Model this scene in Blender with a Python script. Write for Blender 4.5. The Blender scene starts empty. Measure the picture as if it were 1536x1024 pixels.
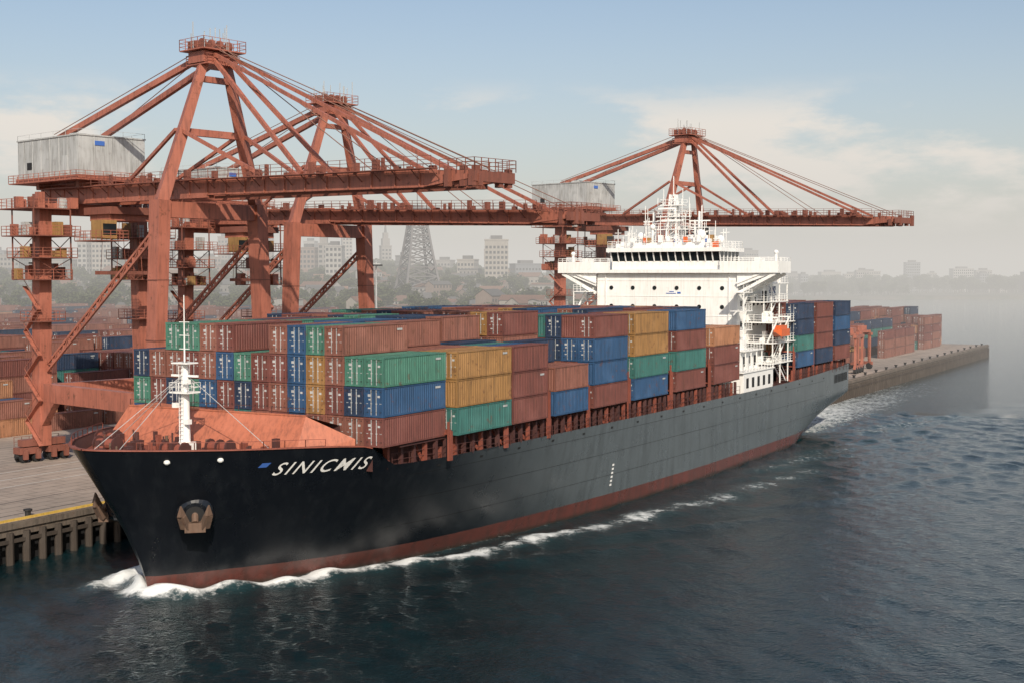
import bpy, math, random, bmesh
import numpy as np
from mathutils import Vector, Matrix
rnd = random.Random(11)
scene = bpy.context.scene
scene.view_settings.view_transform = 'Standard'
scene.view_settings.look = 'None'
scene.view_settings.exposure = 0

# ------------------------------------------------------------------ frames
BX, BY = -27.4, 98.5
AX, AY = 0.4897, 0.8719
SHIP_ROT = math.atan2(AY, AX)
def W2(s, w):
    return (BX + AX*s + AY*w, BY + AY*s - AX*w)
QZ = 3.6

# ------------------------------------------------------------------ mesh builder
class MB:
    def __init__(self):
        self.v = []; self.f = []; self.m = []
    def add(self, verts, faces, mat):
        o = len(self.v)
        self.v.extend(verts)
        for fc in faces:
            self.f.append(tuple(i+o for i in fc)); self.m.append(mat)
    def box(self, x0, x1, y0, y1, z0, z1, mat=0):
        vs = [(x0,y0,z0),(x1,y0,z0),(x1,y1,z0),(x0,y1,z0),(x0,y0,z1),(x1,y0,z1),(x1,y1,z1),(x0,y1,z1)]
        self.add(vs, [(0,3,2,1),(4,5,6,7),(0,1,5,4),(1,2,6,5),(2,3,7,6),(3,0,4,7)], mat)
    def beam(self, p, q, w, h, mat=0, w2=None, h2=None):
        p = Vector(p); q = Vector(q); d = q-p
        if d.length < 1e-5: return
        d.normalize()
        ref = Vector((0,0,1)) if abs(d.z) < 0.97 else Vector((0,1,0))
        r = d.cross(ref).normalized(); u = r.cross(d).normalized()
        w2 = w if w2 is None else w2; h2 = h if h2 is None else h2
        vs = []
        for c, ww, hh in ((p,w,h),(q,w2,h2)):
            for a, b in ((-1,-1),(1,-1),(1,1),(-1,1)):
                vs.append(tuple(c + r*(a*ww/2) + u*(b*hh/2)))
        self.add(vs, [(0,3,2,1),(4,5,6,7),(0,1,5,4),(1,2,6,5),(2,3,7,6),(3,0,4,7)], mat)
    def cyl(self, p, q, r, mat=0, n=8, r2=None):
        p = Vector(p); q = Vector(q); d = (q-p)
        if d.length < 1e-5: return
        d.normalize(); r2 = r if r2 is None else r2
        ref = Vector((0,0,1)) if abs(d.z) < 0.9 else Vector((1,0,0))
        a = d.cross(ref).normalized(); b = d.cross(a).normalized()
        vs = []
        for c, rr in ((p,r),(q,r2)):
            for i in range(n):
                t = 2*math.pi*i/n
                vs.append(tuple(c + a*(rr*math.cos(t)) + b*(rr*math.sin(t))))
        fs = [(i,(i+1)%n,n+(i+1)%n,n+i) for i in range(n)]
        fs.append(tuple(range(n-1,-1,-1))); fs.append(tuple(range(n,2*n)))
        self.add(vs, fs, mat)
    def quad(self, a, b, c, d, mat=0):
        self.add([tuple(a),tuple(b),tuple(c),tuple(d)], [(0,1,2,3)], mat)
    def sphere(self, c, r, mat=0, n=10, sz=1.0):
        vs = []; fs = []
        m = n//2
        for j in range(m+1):
            ph = math.pi*j/m
            for i in range(n):
                t = 2*math.pi*i/n
                vs.append((c[0]+r*math.sin(ph)*math.cos(t), c[1]+r*math.sin(ph)*math.sin(t), c[2]+r*sz*math.cos(ph)))
        for j in range(m):
            for i in range(n):
                fs.append((j*n+i, j*n+(i+1)%n, (j+1)*n+(i+1)%n, (j+1)*n+i))
        self.add(vs, fs, mat)
    def rail(self, pts, h=1.0, mat=0, step=1.5, th=0.05, bars=3):
        for a, b in zip(pts[:-1], pts[1:]):
            a = Vector(a); b = Vector(b); L = (b-a).length
            n = max(1, int(round(L/step)))
            for i in range(n+1):
                p = a.lerp(b, i/n)
                self.beam(p, p+Vector((0,0,h)), th, th, mat)
            for k in range(bars):
                z = Vector((0,0,h*(k+1)/bars))
                self.beam(a+z, b+z, th*0.8, th*0.8, mat)
    def mesh(self, name, mats):
        me = bpy.data.meshes.new(name)
        me.from_pydata(self.v, [], self.f)
        for m in mats: me.materials.append(m)
        me.polygons.foreach_set('material_index', self.m)
        me.update()
        return me
    def obj(self, name, mats, parent=None, loc=(0,0,0), rot=0.0, smooth=False):
        me = self.mesh(name, mats)
        ob = bpy.data.objects.new(name, me)
        scene.collection.objects.link(ob)
        ob.location = loc; ob.rotation_euler = (0,0,rot)
        if parent: ob.parent = parent
        if smooth:
            me.polygons.foreach_set('use_smooth', [True]*len(me.polygons))
        return ob

def empty(name, loc=(0,0,0), rot=0.0, parent=None, scale=1.0):
    e = bpy.data.objects.new(name, None)
    e.empty_display_size = 1
    scene.collection.objects.link(e)
    e.location = loc; e.rotation_euler = (0,0,rot); e.scale = (scale,)*3
    if parent: e.parent = parent
    return e

# ------------------------------------------------------------------ materials
def new_mat(name):
    m = bpy.data.materials.new(name); m.use_nodes = True
    nt = m.node_tree; nt.nodes.clear()
    out = nt.nodes.new('ShaderNodeOutputMaterial')
    return m, nt, out
def mixc(nt, fac, a, b, blend='MIX'):
    n = nt.nodes.new('ShaderNodeMix'); n.data_type = 'RGBA'; n.blend_type = blend
    for sock, val in ((n.inputs[0],fac),(n.inputs[6],a),(n.inputs[7],b)):
        if isinstance(val, bpy.types.NodeSocket): nt.links.new(val, sock)
        elif isinstance(val, (int,float)): sock.default_value = val
        else: sock.default_value = (*val[:3],1)
    return n.outputs[2]
def ramp(nt, src, p0, p1, v0=0.0, v1=1.0):
    n = nt.nodes.new('ShaderNodeMapRange')
    n.interpolation_type = 'SMOOTHSTEP'
    n.inputs[1].default_value = p0; n.inputs[2].default_value = p1
    n.inputs[3].default_value = v0; n.inputs[4].default_value = v1
    nt.links.new(src, n.inputs[0]); return n.outputs[0]
def math2(nt, op, a, b=None):
    n = nt.nodes.new('ShaderNodeMath'); n.operation = op
    for i, val in enumerate((a,b)):
        if val is None: continue
        if isinstance(val, bpy.types.NodeSocket): nt.links.new(val, n.inputs[i])
        else: n.inputs[i].default_value = val
    return n.outputs[0]
def scaled_pos(nt, sx, sy, sz):
    g = nt.nodes.new('ShaderNodeNewGeometry')
    mp = nt.nodes.new('ShaderNodeMapping'); mp.inputs['Scale'].default_value = (sx,sy,sz)
    nt.links.new(g.outputs['Position'], mp.inputs['Vector'])
    return mp.outputs[0]
def noise(nt, vec, scale, detail=4, rough=0.55):
    n = nt.nodes.new('ShaderNodeTexNoise'); n.inputs['Scale'].default_value = scale
    n.inputs['Detail'].default_value = detail; n.inputs['Roughness'].default_value = rough
    nt.links.new(vec, n.inputs['Vector']); return n.outputs[0]

def paint(name, col, rough=0.5, dirt=0.35, rust=0.0, spec=0.5, bump=0.0, dirtcol=None, metallic=0.0):
    m, nt, out = new_mat(name)
    b = nt.nodes.new('ShaderNodeBsdfPrincipled')
    b.inputs['Roughness'].default_value = rough
    b.inputs['Metallic'].default_value = metallic
    b.inputs['Specular IOR Level'].default_value = spec
    vec = scaled_pos(nt, 1,1,1)
    streak = scaled_pos(nt, 2.2,2.2,0.22)
    n1 = noise(nt, vec, 0.35, 3)
    n2 = noise(nt, streak, 1.6, 4, 0.65)
    dc = dirtcol if dirtcol else tuple(c*0.42+0.010 for c in col)
    c = mixc(nt, ramp(nt, n2, 0.40, 0.70, 0, dirt), col, dc)
    lite = tuple(min(1,x*1.18+0.015) for x in col)
    c = mixc(nt, ramp(nt, n1, 0.45, 0.75, 0, 0.7*min(1,dirt*1.6)), c, lite)
    if rust > 0:
        n3 = noise(nt, vec, 1.3, 5, 0.7)
        c = mixc(nt, ramp(nt, n3, 0.57, 0.68, 0, rust), c, (0.10,0.042,0.024))
    nt.links.new(c, b.inputs['Base Color'])
    if bump > 0:
        bp = nt.nodes.new('ShaderNodeBump'); bp.inputs['Strength'].default_value = bump
        bp.inputs['Distance'].default_value = 0.05
        nt.links.new(noise(nt, vec, 2.5, 4), bp.inputs['Height'])
        nt.links.new(bp.outputs[0], b.inputs['Normal'])
    nt.links.new(b.outputs[0], out.inputs[0])
    return m

PAL = {
 'maroon': (0.145,0.050,0.041), 'brown': (0.20,0.082,0.060), 'blue': (0.024,0.070,0.155), 'navy': (0.019,0.036,0.075),
 'teal': (0.038,0.135,0.122), 'green': (0.057,0.170,0.125), 'mustard': (0.27,0.145,0.052), 'tan': (0.32,0.15,0.080),
}
PN = list(PAL.keys())
CM = {k: paint('paint_container_'+k, v, 0.55, 0.7, 0.6, 0.4) for k, v in PAL.items()}
M_STEEL = paint('galvanised_rods', (0.42,0.43,0.43), 0.5, 0.5)
M_DARK = paint('dark_gaps', (0.012,0.012,0.013), 0.7, 0.2)
M_CRANE = paint('crane_red_paint', (0.34,0.115,0.075), 0.5, 0.7, 0.7)
M_CRANED = paint('crane_dark_paint', (0.19,0.066,0.045), 0.6, 0.5, 0.7)
M_HOUSE = paint('machinery_house_panels', (0.38,0.39,0.39), 0.6, 0.75, 0.25, dirtcol=(0.19,0.19,0.18))
M_YEL = paint('ochre_cab_paint', (0.30,0.17,0.06), 0.55, 0.6, 0.6)
M_WHITE = paint('ship_white_paint', (0.80,0.80,0.78), 0.4, 0.30, 0.10, dirtcol=(0.52,0.48,0.43))
M_GLASS = paint('dark_window_glass', (0.012,0.017,0.02), 0.08, 0.1)
M_REDDK = paint('deck_red_oxide', (0.22,0.060,0.038), 0.6, 0.6, 0.5)
M_REDDARK = paint('deck_oxide_and_shade', (0.070,0.025,0.022), 0.65, 0.5, 0.3)
M_BREAK = paint('breakwater_orange_paint', (0.42,0.135,0.075), 0.5, 0.6, 0.3)
M_RUST = paint('rusted_steel', (0.12,0.072,0.048), 0.8, 0.7, 0.6, bump=0.6)
M_ORANGE = paint('lifeboat_orange', (0.60,0.12,0.03), 0.45, 0.25)
M_BLUE = paint('blue_mark', (0.05,0.13,0.42), 0.5, 0.1)
M_LET = paint('white_lettering', (0.78,0.78,0.76), 0.5, 0.15)
M_CABLE = paint('steel_cable', (0.22,0.12,0.09), 0.6, 0.3)
CMATS = [CM[k] for k in PN] + [M_STEEL, M_DARK]
ISTEEL, IDARK = len(PN), len(PN)+1

def hull_material():
    m, nt, out = new_mat('hull_paint')
    b = nt.nodes.new('ShaderNodeBsdfPrincipled')
    vec = scaled_pos(nt,1,1,1)
    st = scaled_pos(nt,0.9,0.9,0.10)
    g = nt.nodes.new('ShaderNodeNewGeometry'); sp = nt.nodes.new('ShaderNodeSeparateXYZ')
    nt.links.new(g.outputs['Position'], sp.inputs[0])
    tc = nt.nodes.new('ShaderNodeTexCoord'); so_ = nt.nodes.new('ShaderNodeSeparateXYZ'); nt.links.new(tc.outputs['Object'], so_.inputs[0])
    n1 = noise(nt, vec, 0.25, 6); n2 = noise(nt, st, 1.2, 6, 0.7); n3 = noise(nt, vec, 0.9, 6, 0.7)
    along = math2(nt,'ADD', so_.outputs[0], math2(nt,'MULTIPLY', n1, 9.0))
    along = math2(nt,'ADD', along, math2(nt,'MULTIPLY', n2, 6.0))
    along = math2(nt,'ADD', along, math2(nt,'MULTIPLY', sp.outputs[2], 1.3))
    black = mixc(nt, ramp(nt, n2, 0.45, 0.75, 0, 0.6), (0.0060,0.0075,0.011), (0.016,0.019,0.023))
    grey_sheen = mixc(nt, ramp(nt, n2, 0.40, 0.72, 0, 0.8), (0.100,0.118,0.128), (0.064,0.074,0.079))
    topc = mixc(nt, ramp(nt, along, 31, 62), black, grey_sheen)  # aft grey stands in for sky reflected in dark paint, put into base colour
    red = mixc(nt, ramp(nt, n2, 0.35, 0.7, 0, 0.8), (0.125,0.042,0.034), (0.065,0.035,0.03))
    zz = math2(nt, 'ADD', sp.outputs[2], math2(nt, 'MULTIPLY', n3, 0.12))
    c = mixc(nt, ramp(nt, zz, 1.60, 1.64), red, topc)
    c = mixc(nt, ramp(nt, math2(nt,'ADD',zz,math2(nt,'MULTIPLY',n1,0.5)), 0.85, 0.35, 0, 0.8), c, (0.03,0.028,0.022))
    c = mixc(nt, ramp(nt, n3, 0.66, 0.74, 0, 0.35), c, (0.07,0.04,0.03))
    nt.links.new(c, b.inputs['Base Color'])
    nt.links.new(ramp(nt, n1, 0.3, 0.7, 0.24, 0.38), b.inputs['Roughness'])
    b.inputs['Specular IOR Level'].default_value = 0.5
    bp = nt.nodes.new('ShaderNodeBump'); bp.inputs['Strength'].default_value = 0.25; bp.inputs['Distance'].default_value = 0.08
    br = nt.nodes.new('ShaderNodeTexNoise'); br.inputs['Scale'].default_value = 0.5
    nt.links.new(vec, br.inputs['Vector']); nt.links.new(br.outputs[0], bp.inputs['Height'])
    nt.links.new(bp.outputs[0], b.inputs['Normal'])
    nt.links.new(b.outputs[0], out.inputs[0])
    return m
M_HULL = hull_material()

# ------------------------------------------------------------------ container template
CW, CH = 1.80, 2.26
def container_into(mb, L, im, ox=0, oy=0, oz=0, flip=False, seed=0):
    t = MB(); r = random.Random(seed)
    hl, hw = L/2, CW/2
    nw = int((L-0.3)/0.30); p = (L-0.3)/nw
    prof = []
    for i in range(nw):
        x = -hl+0.15+i*p
        prof += [(x,0.0),(x+p*0.30,0.0),(x+p*0.5,0.05),(x+p*0.80,0.05)]
    prof.append((hl-0.15,0.0))
    for sgn in (-1,1):
        vs = []; fs = []
        for i,(x,d) in enumerate(prof):
            y = sgn*(hw-0.02-d); vs += [(x,y,0.13),(x,y,CH-0.09)]
            if i: fs.append((2*i-2,2*i,2*i+1,2*i-1))
        t.add(vs, fs, im)
        t.box(-hl+0.14,hl-0.14, min(sgn*hw,sgn*(hw-0.09)), max(sgn*hw,sgn*(hw-0.09)), 0.0,0.135, im)
        t.box(-hl+0.14,hl-0.14, min(sgn*hw,sgn*(hw-0.07)), max(sgn*hw,sgn*(hw-0.07)), CH-0.095,CH-0.01, im)
        if r.random() < 0.55:
            y0,y1 = sorted((sgn*(hw-0.015),sgn*(hw-0.0)))
            t.box(hl-1.5,hl-0.75,y0,y1,CH-0.55,CH-0.38,ISTEEL)
            if r.random()<.5: t.box(hl-1.4,hl-0.9,y0,y1,CH-0.80,CH-0.68,ISTEEL)
        for e in (-1,1):
            x0,x1 = sorted((e*hl, e*(hl-0.14))); y0,y1 = sorted((sgn*hw, sgn*(hw-0.13)))
            t.box(x0,x1,y0,y1,0.0,CH, im)
            for zz in (0.0, CH-0.14):
                x0,x1 = sorted((e*(hl+0.012), e*(hl-0.17))); y0,y1 = sorted((sgn*(hw+0.012), sgn*(hw-0.15)))
                t.box(x0,x1,y0,y1,zz-0.005,zz+0.145, im)
    vs = []; fs = []
    nr = nw//2; pr = (L-0.3)/nr; k = 0
    for i in range(nr):
        x = -hl+0.15+i*pr
        for xx,d in ((x,0),(x+pr*.4,0),(x+pr*.5,0.03),(x+pr*.9,0.03)):
            vs += [(xx,-hw+0.06,CH-0.035-d),(xx,hw-0.06,CH-0.035-d)]
            if k: fs.append((2*k-2,2*k-1,2*k+1,2*k))
            k += 1
    vs += [(hl-0.15,-hw+0.06,CH-0.035),(hl-0.15,hw-0.06,CH-0.035)]; fs.append((2*k-2,2*k-1,2*k+1,2*k))
    t.add(vs, fs, im)
    for e in (-1,1):
        x0,x1 = sorted((e*(hl-0.005), e*(hl-0.12)))
        t.box(x0,x1,-hw+0.13,hw-0.13,0.0,0.15,im); t.box(x0,x1,-hw+0.13,hw-0.13,CH-0.16,CH-0.01,im)
        door = (e < 0) != flip
        if door:
            xi = e*(hl-0.06)
            x0,x1 = sorted((xi, e*(hl-0.10)))
            t.box(x0,x1,-hw+0.13,-0.02,0.15,CH-0.16,im); t.box(x0,x1,0.02,hw-0.13,0.15,CH-0.16,im)
            x0,x1 = sorted((e*(hl-0.085), e*(hl-0.115)))
            t.box(x0,x1,-0.03,0.03,0.15,CH-0.16,IDARK)
            for yy in (-0.62,-0.24,0.24,0.62):
                t.beam((e*(hl-0.03),yy,0.08),(e*(hl-0.03),yy,CH-0.08),0.04,0.04,ISTEEL if abs(yy)<.3 else im)
                for zz in (0.35,1.0,CH-0.35):
                    t.box(*sorted((e*(hl-0.02),e*(hl-0.062))),yy-0.07,yy+0.07,zz,zz+0.06,ISTEEL if zz==1.0 else IDARK)
            for (ya,yb,za,zb) in ((0.30,0.56,1.55,1.75),(0.30,0.50,1.28,1.40),(-0.56,-0.34,1.5,1.66),(0.32,0.56,0.62,0.72)):
                if r.random() < 0.75:
                    x0,x1 = sorted((e*(hl-0.055), e*(hl-0.065)))
                    t.box(x0,x1,ya,yb,za,zb,ISTEEL)
        else:
            vs = []; fs = []; nn = 6; pp = (CW-0.26)/nn; k = 0
            for i in range(nn):
                y = -hw+0.13+i*pp
                for yy,d in ((y,0),(y+pp*.3,0),(y+pp*.5,0.05),(y+pp*.8,0.05)):
                    vs += [(e*(hl-0.03-d),yy,0.15),(e*(hl-0.03-d),yy,CH-0.16)]
                    if k: fs.append((2*k-2,2*k,2*k+1,2*k-1))
                    k += 1
            vs += [(e*(hl-0.03),hw-0.13,0.15),(e*(hl-0.03),hw-0.13,CH-0.16)]; fs.append((2*k-2,2*k,2*k+1,2*k-1))
            t.add(vs, fs, im)
    o = len(mb.v)
    mb.v.extend([(a+ox,b+oy,c+oz) for a,b,c in t.v])
    mb.f.extend([tuple(i+o for i in f) for f in t.f]); mb.m.extend(t.m)

_cache = {}
def container_mesh(L, cname, var):
    key = (round(L,1), cname, var)
    if key not in _cache:
        mb = MB(); container_into(mb, round(L,1), PN.index(cname), flip=(var==2), seed=var)
        _cache[key] = mb.mesh('shipping_container_'+cname, CMATS)
    return _cache[key]

# ------------------------------------------------------------------ pchip interpolation
def pchip(xs, ys):
    xs = np.array(xs,float); ys = np.array(ys,float)
    h = np.diff(xs); d = np.diff(ys)/h; m = np.zeros(len(xs))
    for i in range(1,len(xs)-1):
        if d[i-1]*d[i] > 0:
            w1 = 2*h[i]+h[i-1]; w2 = h[i]+2*h[i-1]; m[i] = (w1+w2)/(w1/d[i-1]+w2/d[i])
    m[0] = d[0]; m[-1] = d[-1]
    def f(x):
        x = np.clip(np.asarray(x,float), xs[0], xs[-1])
        i = np.clip(np.searchsorted(xs,x)-1,0,len(h)-1)
        t = (x-xs[i])/h[i]
        return ((1+2*t)*(1-t)**2*ys[i]+t*(1-t)**2*h[i]*m[i]+t*t*(3-2*t)*ys[i+1]+t*t*(t-1)*h[i]*m[i+1])
    return f
f_stem = pchip([-3,0,4.5,8.65,11.8],[0.2,0,-1.6,-4.2,-6.3])
f_rim = pchip([0,0.25,1,2.5,5,8,12,14,16,19,23,142],[0,1.1,2.4,4.4,7.0,9.4,12.3,13.6,14.5,15.2,15.5,15.5])
f_wl = pchip([0,0.4,5,10,23,40,60,80,142],[0,0.35,3,5.6,10,12.8,14.6,15.4,15.4])
f_top = pchip([0,6,14.0,16.4,100,142],[11.8,11.5,11.1,9.3,9.2,9.9])
def hull(sig, z):
    st = float(f_stem(z)); fade = max(0.0,1-sig/60)
    s = sig + st*fade
    t = max(0.0,min(1.0,z/11.8)); g = 1.40*t-0.40*t*t
    r, wl = float(f_rim(sig)), float(f_wl(sig))
    b = wl + (r-wl)*g
    if sig > 108:
        k = (sig-108)/34; low = max(0.0,min(1.6,1-z/5.5))
        s -= 18*k*low**1.3; b *= (1-0.30*k*k*low); b *= 1-0.05*k**3
    if z < 0: b *= 1+0.02*z
    return s, b
def hull_at_s(s, z):
    lo, hi = 0.0, 142.0
    for _ in range(40):
        mid = (lo+hi)/2
        if hull(mid,z)[0] < s: lo = mid
        else: hi = mid
    return hull(lo,z)[1]

# ------------------------------------------------------------------ SHIP
ship = empty('container_ship', (BX,BY,0), SHIP_ROT)
def P(s,w,z): return (s,-w,z)
sigs = list(np.concatenate([np.array([0,0.08,0.25,0.5,0.8,1.2,1.7,2.3]), np.arange(3,17.3,0.6), np.arange(18,60,2.0), np.arange(60,108,4.0), np.arange(108,142.1,1.7)]))
NZ = 34
for side, nm in ((1,'hull_port'),(-1,'hull_starboard')):
    mb = MB(); vs = []; fs = []
    for sg in sigs:
        top = float(f_top(sg))
        for j in range(NZ+1):
            z = -3+(top+3)*j/NZ
            s,b = hull(sg,z); vs.append(P(s,side*b,z))
    for i in range(len(sigs)-1):
        for j in range(NZ):
            a = i*(NZ+1)+j
            f = (a,a+NZ+1,a+NZ+2,a+1)
            fs.append(f if side>0 else f[::-1])
    mb.add(vs,fs,0)
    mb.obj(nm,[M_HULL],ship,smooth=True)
mb = MB()
top = float(f_top(142))
for j in range(NZ):
    z0 = -3+(top+3)*j/NZ; z1 = -3+(top+3)*(j+1)/NZ
    s0,b0 = hull(142,z0); s1,b1 = hull(142,z1)
    mb.quad(P(s0,b0,z0),P(s0,-b0,z0),P(s1,-b1,z1),P(s1,b1,z1),0)
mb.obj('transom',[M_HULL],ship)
mb = MB()
fc = [s for s in sigs if s <= 15.2]
for a,b in zip(fc[:-1],fc[1:]):
    s0,b0 = hull(a,10.6); s1,b1 = hull(b,10.6)
    mb.quad(P(s0,b0-.02,10.6),P(s1,b1-.02,10.6),P(s1,-b1+.02,10.6),P(s0,-b0+.02,10.6),0)
    if b > 14.6: continue
    for sd in (1,-1):
        ta,tb = float(f_top(a)),float(f_top(b))
        sa_,ba = hull(a,ta); sb_,bb = hull(b,tb)
        ia, ib = max(0,ba-.18), max(0,bb-.18); ka,kb = max(0,b0-.2),max(0,b1-.2)
        oa = 0.2 if a < 1 else 0.0
        mb.quad(P(s0+oa,sd*ka,10.61),P(s1+oa,sd*kb,10.61),P(sb_+oa,sd*ib,tb+.02),P(sa_+oa,sd*ia,ta+.02),1)
        mb.quad(P(sa_-.03,sd*(ba+.05),ta+.03),P(sb_-.03,sd*(bb+.05),tb+.03),P(sb_+.12+oa,sd*ib,tb+.03),P(sa_+.12+oa,sd*ia,ta+.03),0)
        mb.quad(P(sa_-.03,sd*(ba+.05),ta+.03),P(sb_-.03,sd*(bb+.05),tb+.03),P(sb_-.03,sd*(bb+.05),tb-.06),P(sa_-.03,sd*(ba+.05),ta-.06),0)
md = [s for s in sigs if s >= 14.5]
for a,b in zip(md[:-1],md[1:]):
    s0,b0 = hull(a,9.0); s1,b1 = hull(b,9.0)
    mb.quad(P(s0,b0-.02,9.0),P(s1,b1-.02,9.0),P(s1,-b1+.02,9.0),P(s0,-b0+.02,9.0),1)
s0,b0 = hull(15,10)
mb.quad(P(s0-.6,b0-.3,9),P(s0-.6,-b0+.3,9),P(s0-.6,-b0+.3,10.59),P(s0-.6,b0-.3,10.59),1)
mb.obj('decks',[M_REDDK,M_REDDARK],ship)

mb = MB()
WL = -9.2
z0, z1 = 10.62, 13.45
WR = hull_at_s(5.2,z0)-.55
W9 = hull_at_s(9.3,z0)-.55
bot = [(4.6,WL),(5.2,WR),(9.3,W9)]; tp = [(6.4,WL+0.9),(6.8,WR-0.2),(9.5,W9-.1)]
for (b0,b1,t0,t1) in ((bot[0],bot[1],tp[0],tp[1]),(bot[1],bot[2],tp[1],tp[2])):
    mb.quad(P(*b0,z0),P(*b1,z0),P(*t1,z1 if t1!=tp[2] else 11.6),P(*t0,z1),0)
mb.quad(P(*tp[0],z1),P(*tp[1],z1),P(9.6,WR+.9,z1-.9),P(9.6,WL+0.9,z1),0)
mb.quad(P(*bot[0],z0),P(*tp[0],z1),P(9.6,WL+0.9,z1),P(9.6,WL,z0),0)
mb.quad(P(9.6,WL,z0),P(9.6,WR+1.2,z0),P(9.6,WR+.9,z1-.9),P(9.6,WL+0.9,z1),1)
mb.beam(P(6.4,WL+0.9,z1+.04),P(6.8,WR-.2,z1+.04),0.14,0.12,0)
for i in range(1,8):
    f = i/8; a = Vector(P(*bot[0],z0)).lerp(Vector(P(*bot[1],z0)),f); b = Vector(P(*tp[0],z1)).lerp(Vector(P(*tp[1],z1)),f)
    mb.beam(a+Vector((-.012,0,0)),b+Vector((-.012,0,0)),0.05,0.03,0)
mb.rail([P(6.5,WL+1,z1+.06),P(6.9,WR-.3,z1+.06)],.5,1,1.6,.045,1)
mb.obj('breakwater',[M_BREAK,M_REDDARK],ship)

mb = MB(); r2 = random.Random(5)
dz = 10.6
for (s,w) in ((-0.8,3.6),(-0.8,-3.2),(1.8,5.6),(2.0,-6.0)):
    mb.box(s-.7,s+.7,-w-.9,-w+.9,dz,dz+.35,1)
    mb.cyl(P(s,w-.9,dz+.8),P(s,w+.9,dz+.8),0.42,0,12)
    for k in (-.95,0,.95): mb.cyl(P(s,w+k-.05,dz+.8),P(s,w+k+.05,dz+.8),0.62,1,12)
    mb.box(s+.6,s+1.3,-w-.4,-w+.4,dz,dz+1.0,0)
    mb.beam(P(s-.8,w,dz+.5),P(s-2.4,w*.55,dz+.25),0.16,0.16,1)
for i in range(22):
    sg = 0.9+i*0.62
    s,b = hull(sg,10.6)
    for sd in (1,-1):
        if b < 2.6 : continue
        ww = sd*(b-1.5)
        if i%3==0:
            for k in (-.25,.25): mb.cyl(P(s+k+.6,ww,dz),P(s+k+.6,ww,dz+.75),0.17,0,8); 
            mb.box(s+.1,s+1.1,-ww-.22,-ww+.22,dz,dz+.1,1)
        elif i%3==1:
            mb.box(s+.4,s+.9,-ww-.2,-ww+.2,dz,dz+r2.uniform(.5,1.4),r2.choice([0,1,1]))
for i in range(120):
    s = r2.uniform(-4.0,4.2); w = r2.uniform(-8.5,10.0)
    if abs(w) > min(hull_at_s(s,10.6),hull_at_s(s-.5,10.6))-1.4: continue
    h = r2.uniform(.3,1.4); a = r2.uniform(.10,.38)
    if r2.random()<.5: mb.box(s-a,s+a,-w-a,-w+a*.6,dz,dz+h,r2.choice([0,1,1]))
    else: mb.cyl(P(s,w,dz),P(s,w,dz+h),a*.5,r2.choice([0,1,2]),8)
for sd in (1,-1):
    pts=[]
    for sg in fc[2::2]:
        t=float(f_top(sg)); s,b=hull(sg,t); pts.append(P(s+.1,sd*(b-.12),t))
    mb.rail(pts[2:-3],0.55,0,1.3,0.05,1)
mb.obj('forecastle_machinery',[M_REDDK,M_REDDARK,M_RUST],ship)

mb = MB(); ms, mw = 1.8, 2.2
mb.box(ms-.55,ms+.55,-mw-.55,-mw+.55,dz,dz+1.0,0)
mb.cyl(P(ms,mw,dz+1),P(ms,mw,17.6),0.38,0,14,0.28)
mb.box(ms-.7,ms+.7,-mw-.9,-mw+.9,15.3,15.42,0); mb.rail([P(ms-.7,mw-.9,15.4),P(ms+.7,mw-.9,15.4),P(ms+.7,mw+.9,15.4),P(ms-.7,mw+.9,15.4),P(ms-.7,mw-.9,15.4)],.7,0,.8,.04,2)
mb.beam(P(ms,mw-1.3,16.6),P(ms,mw+1.3,16.6),.16,.16,0)
mb.box(ms-.6,ms+.6,-mw-.8,-mw+.8,17.5,17.6,0)
mb.cyl(P(ms,mw,17.6),P(ms,mw,22.6),0.07,0,6,0.035)
for z in (18.6,19.6,20.6): mb.beam(P(ms,mw-.5,z),P(ms,mw+.5,z),.05,.05,0)
for z,k in ((13.0,.6),(14.2,-.6),(16.0,.55)): mb.box(ms-.5,ms-.1,-mw-k-.15,-mw-k+.25,z,z+.35,0)
mb.beam(P(ms-.42,mw-.2,dz+1),P(ms-.42,mw-.2,17.4),.04,.04,0); mb.beam(P(ms-.42,mw+.2,dz+1),P(ms-.42,mw+.2,17.4),.04,.04,0)
for i in range(20): mb.beam(P(ms-.42,mw-.2,dz+1.3+i*.3),P(ms-.42,mw+.2,dz+1.3+i*.3),.03,.03,0)
for a in ((-4.4,1.2,11.2),(4.0,-7.5,10.8),(3.6,9.4,10.9),(-4.2,-1.5,11.2)):
    mb.beam(P(ms,mw,16.8),P(*a),.035,.035,1)
mb.beam(P(ms,mw,22.2),P(8,-3,18.6),.03,.03,1)
mb.obj('foremast',[M_WHITE,M_STEEL],ship)

for sd, nm in ((1,'anchor_port'),(-1,'anchor_starboard')):
    zc = 6.6; sc = 0.6; bb = hull_at_s(sc,zc)
    c = Vector(P(sc,sd*bb,zc)); n = Vector(P(-0.72,sd*0.66,-0.22)).normalized()
    t = Vector((0,0,1)) - n*n.z; t.normalize(); u = n.cross(t)
    mb = MB()
    mb.cyl(c-n*1.2,c+n*.25,1.8,1,24,1.35)
    mb.cyl(c+n*.25,c+n*.55,1.35,1,24,1.0)
    mb.cyl(c+n*.552,c+n*.56,0.72,2,18,0.72)
    mb.cyl(c-n*.2+t*.5,c+n*1.0-t*.4,.26,0,10)
    mb.beam(c+n*.95-t*.75-u*.75,c+n*.95-t*.75+u*.75,.75,.7,0)
    for k in (-1,1):
        mb.beam(c+n*1.0-t*.75+u*(k*.65),c+n*1.2+t*.25+u*(k*.95),.7,.5,0,.6,.35)
        mb.beam(c+n*1.2+t*.25+u*(k*.95),c+n*1.1+t*1.0+u*(k*1.0),.6,.35,0,.08,.08)
    mb.obj(nm,[M_RUST,M_HULL,M_DARK],ship)
mb = MB()
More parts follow.
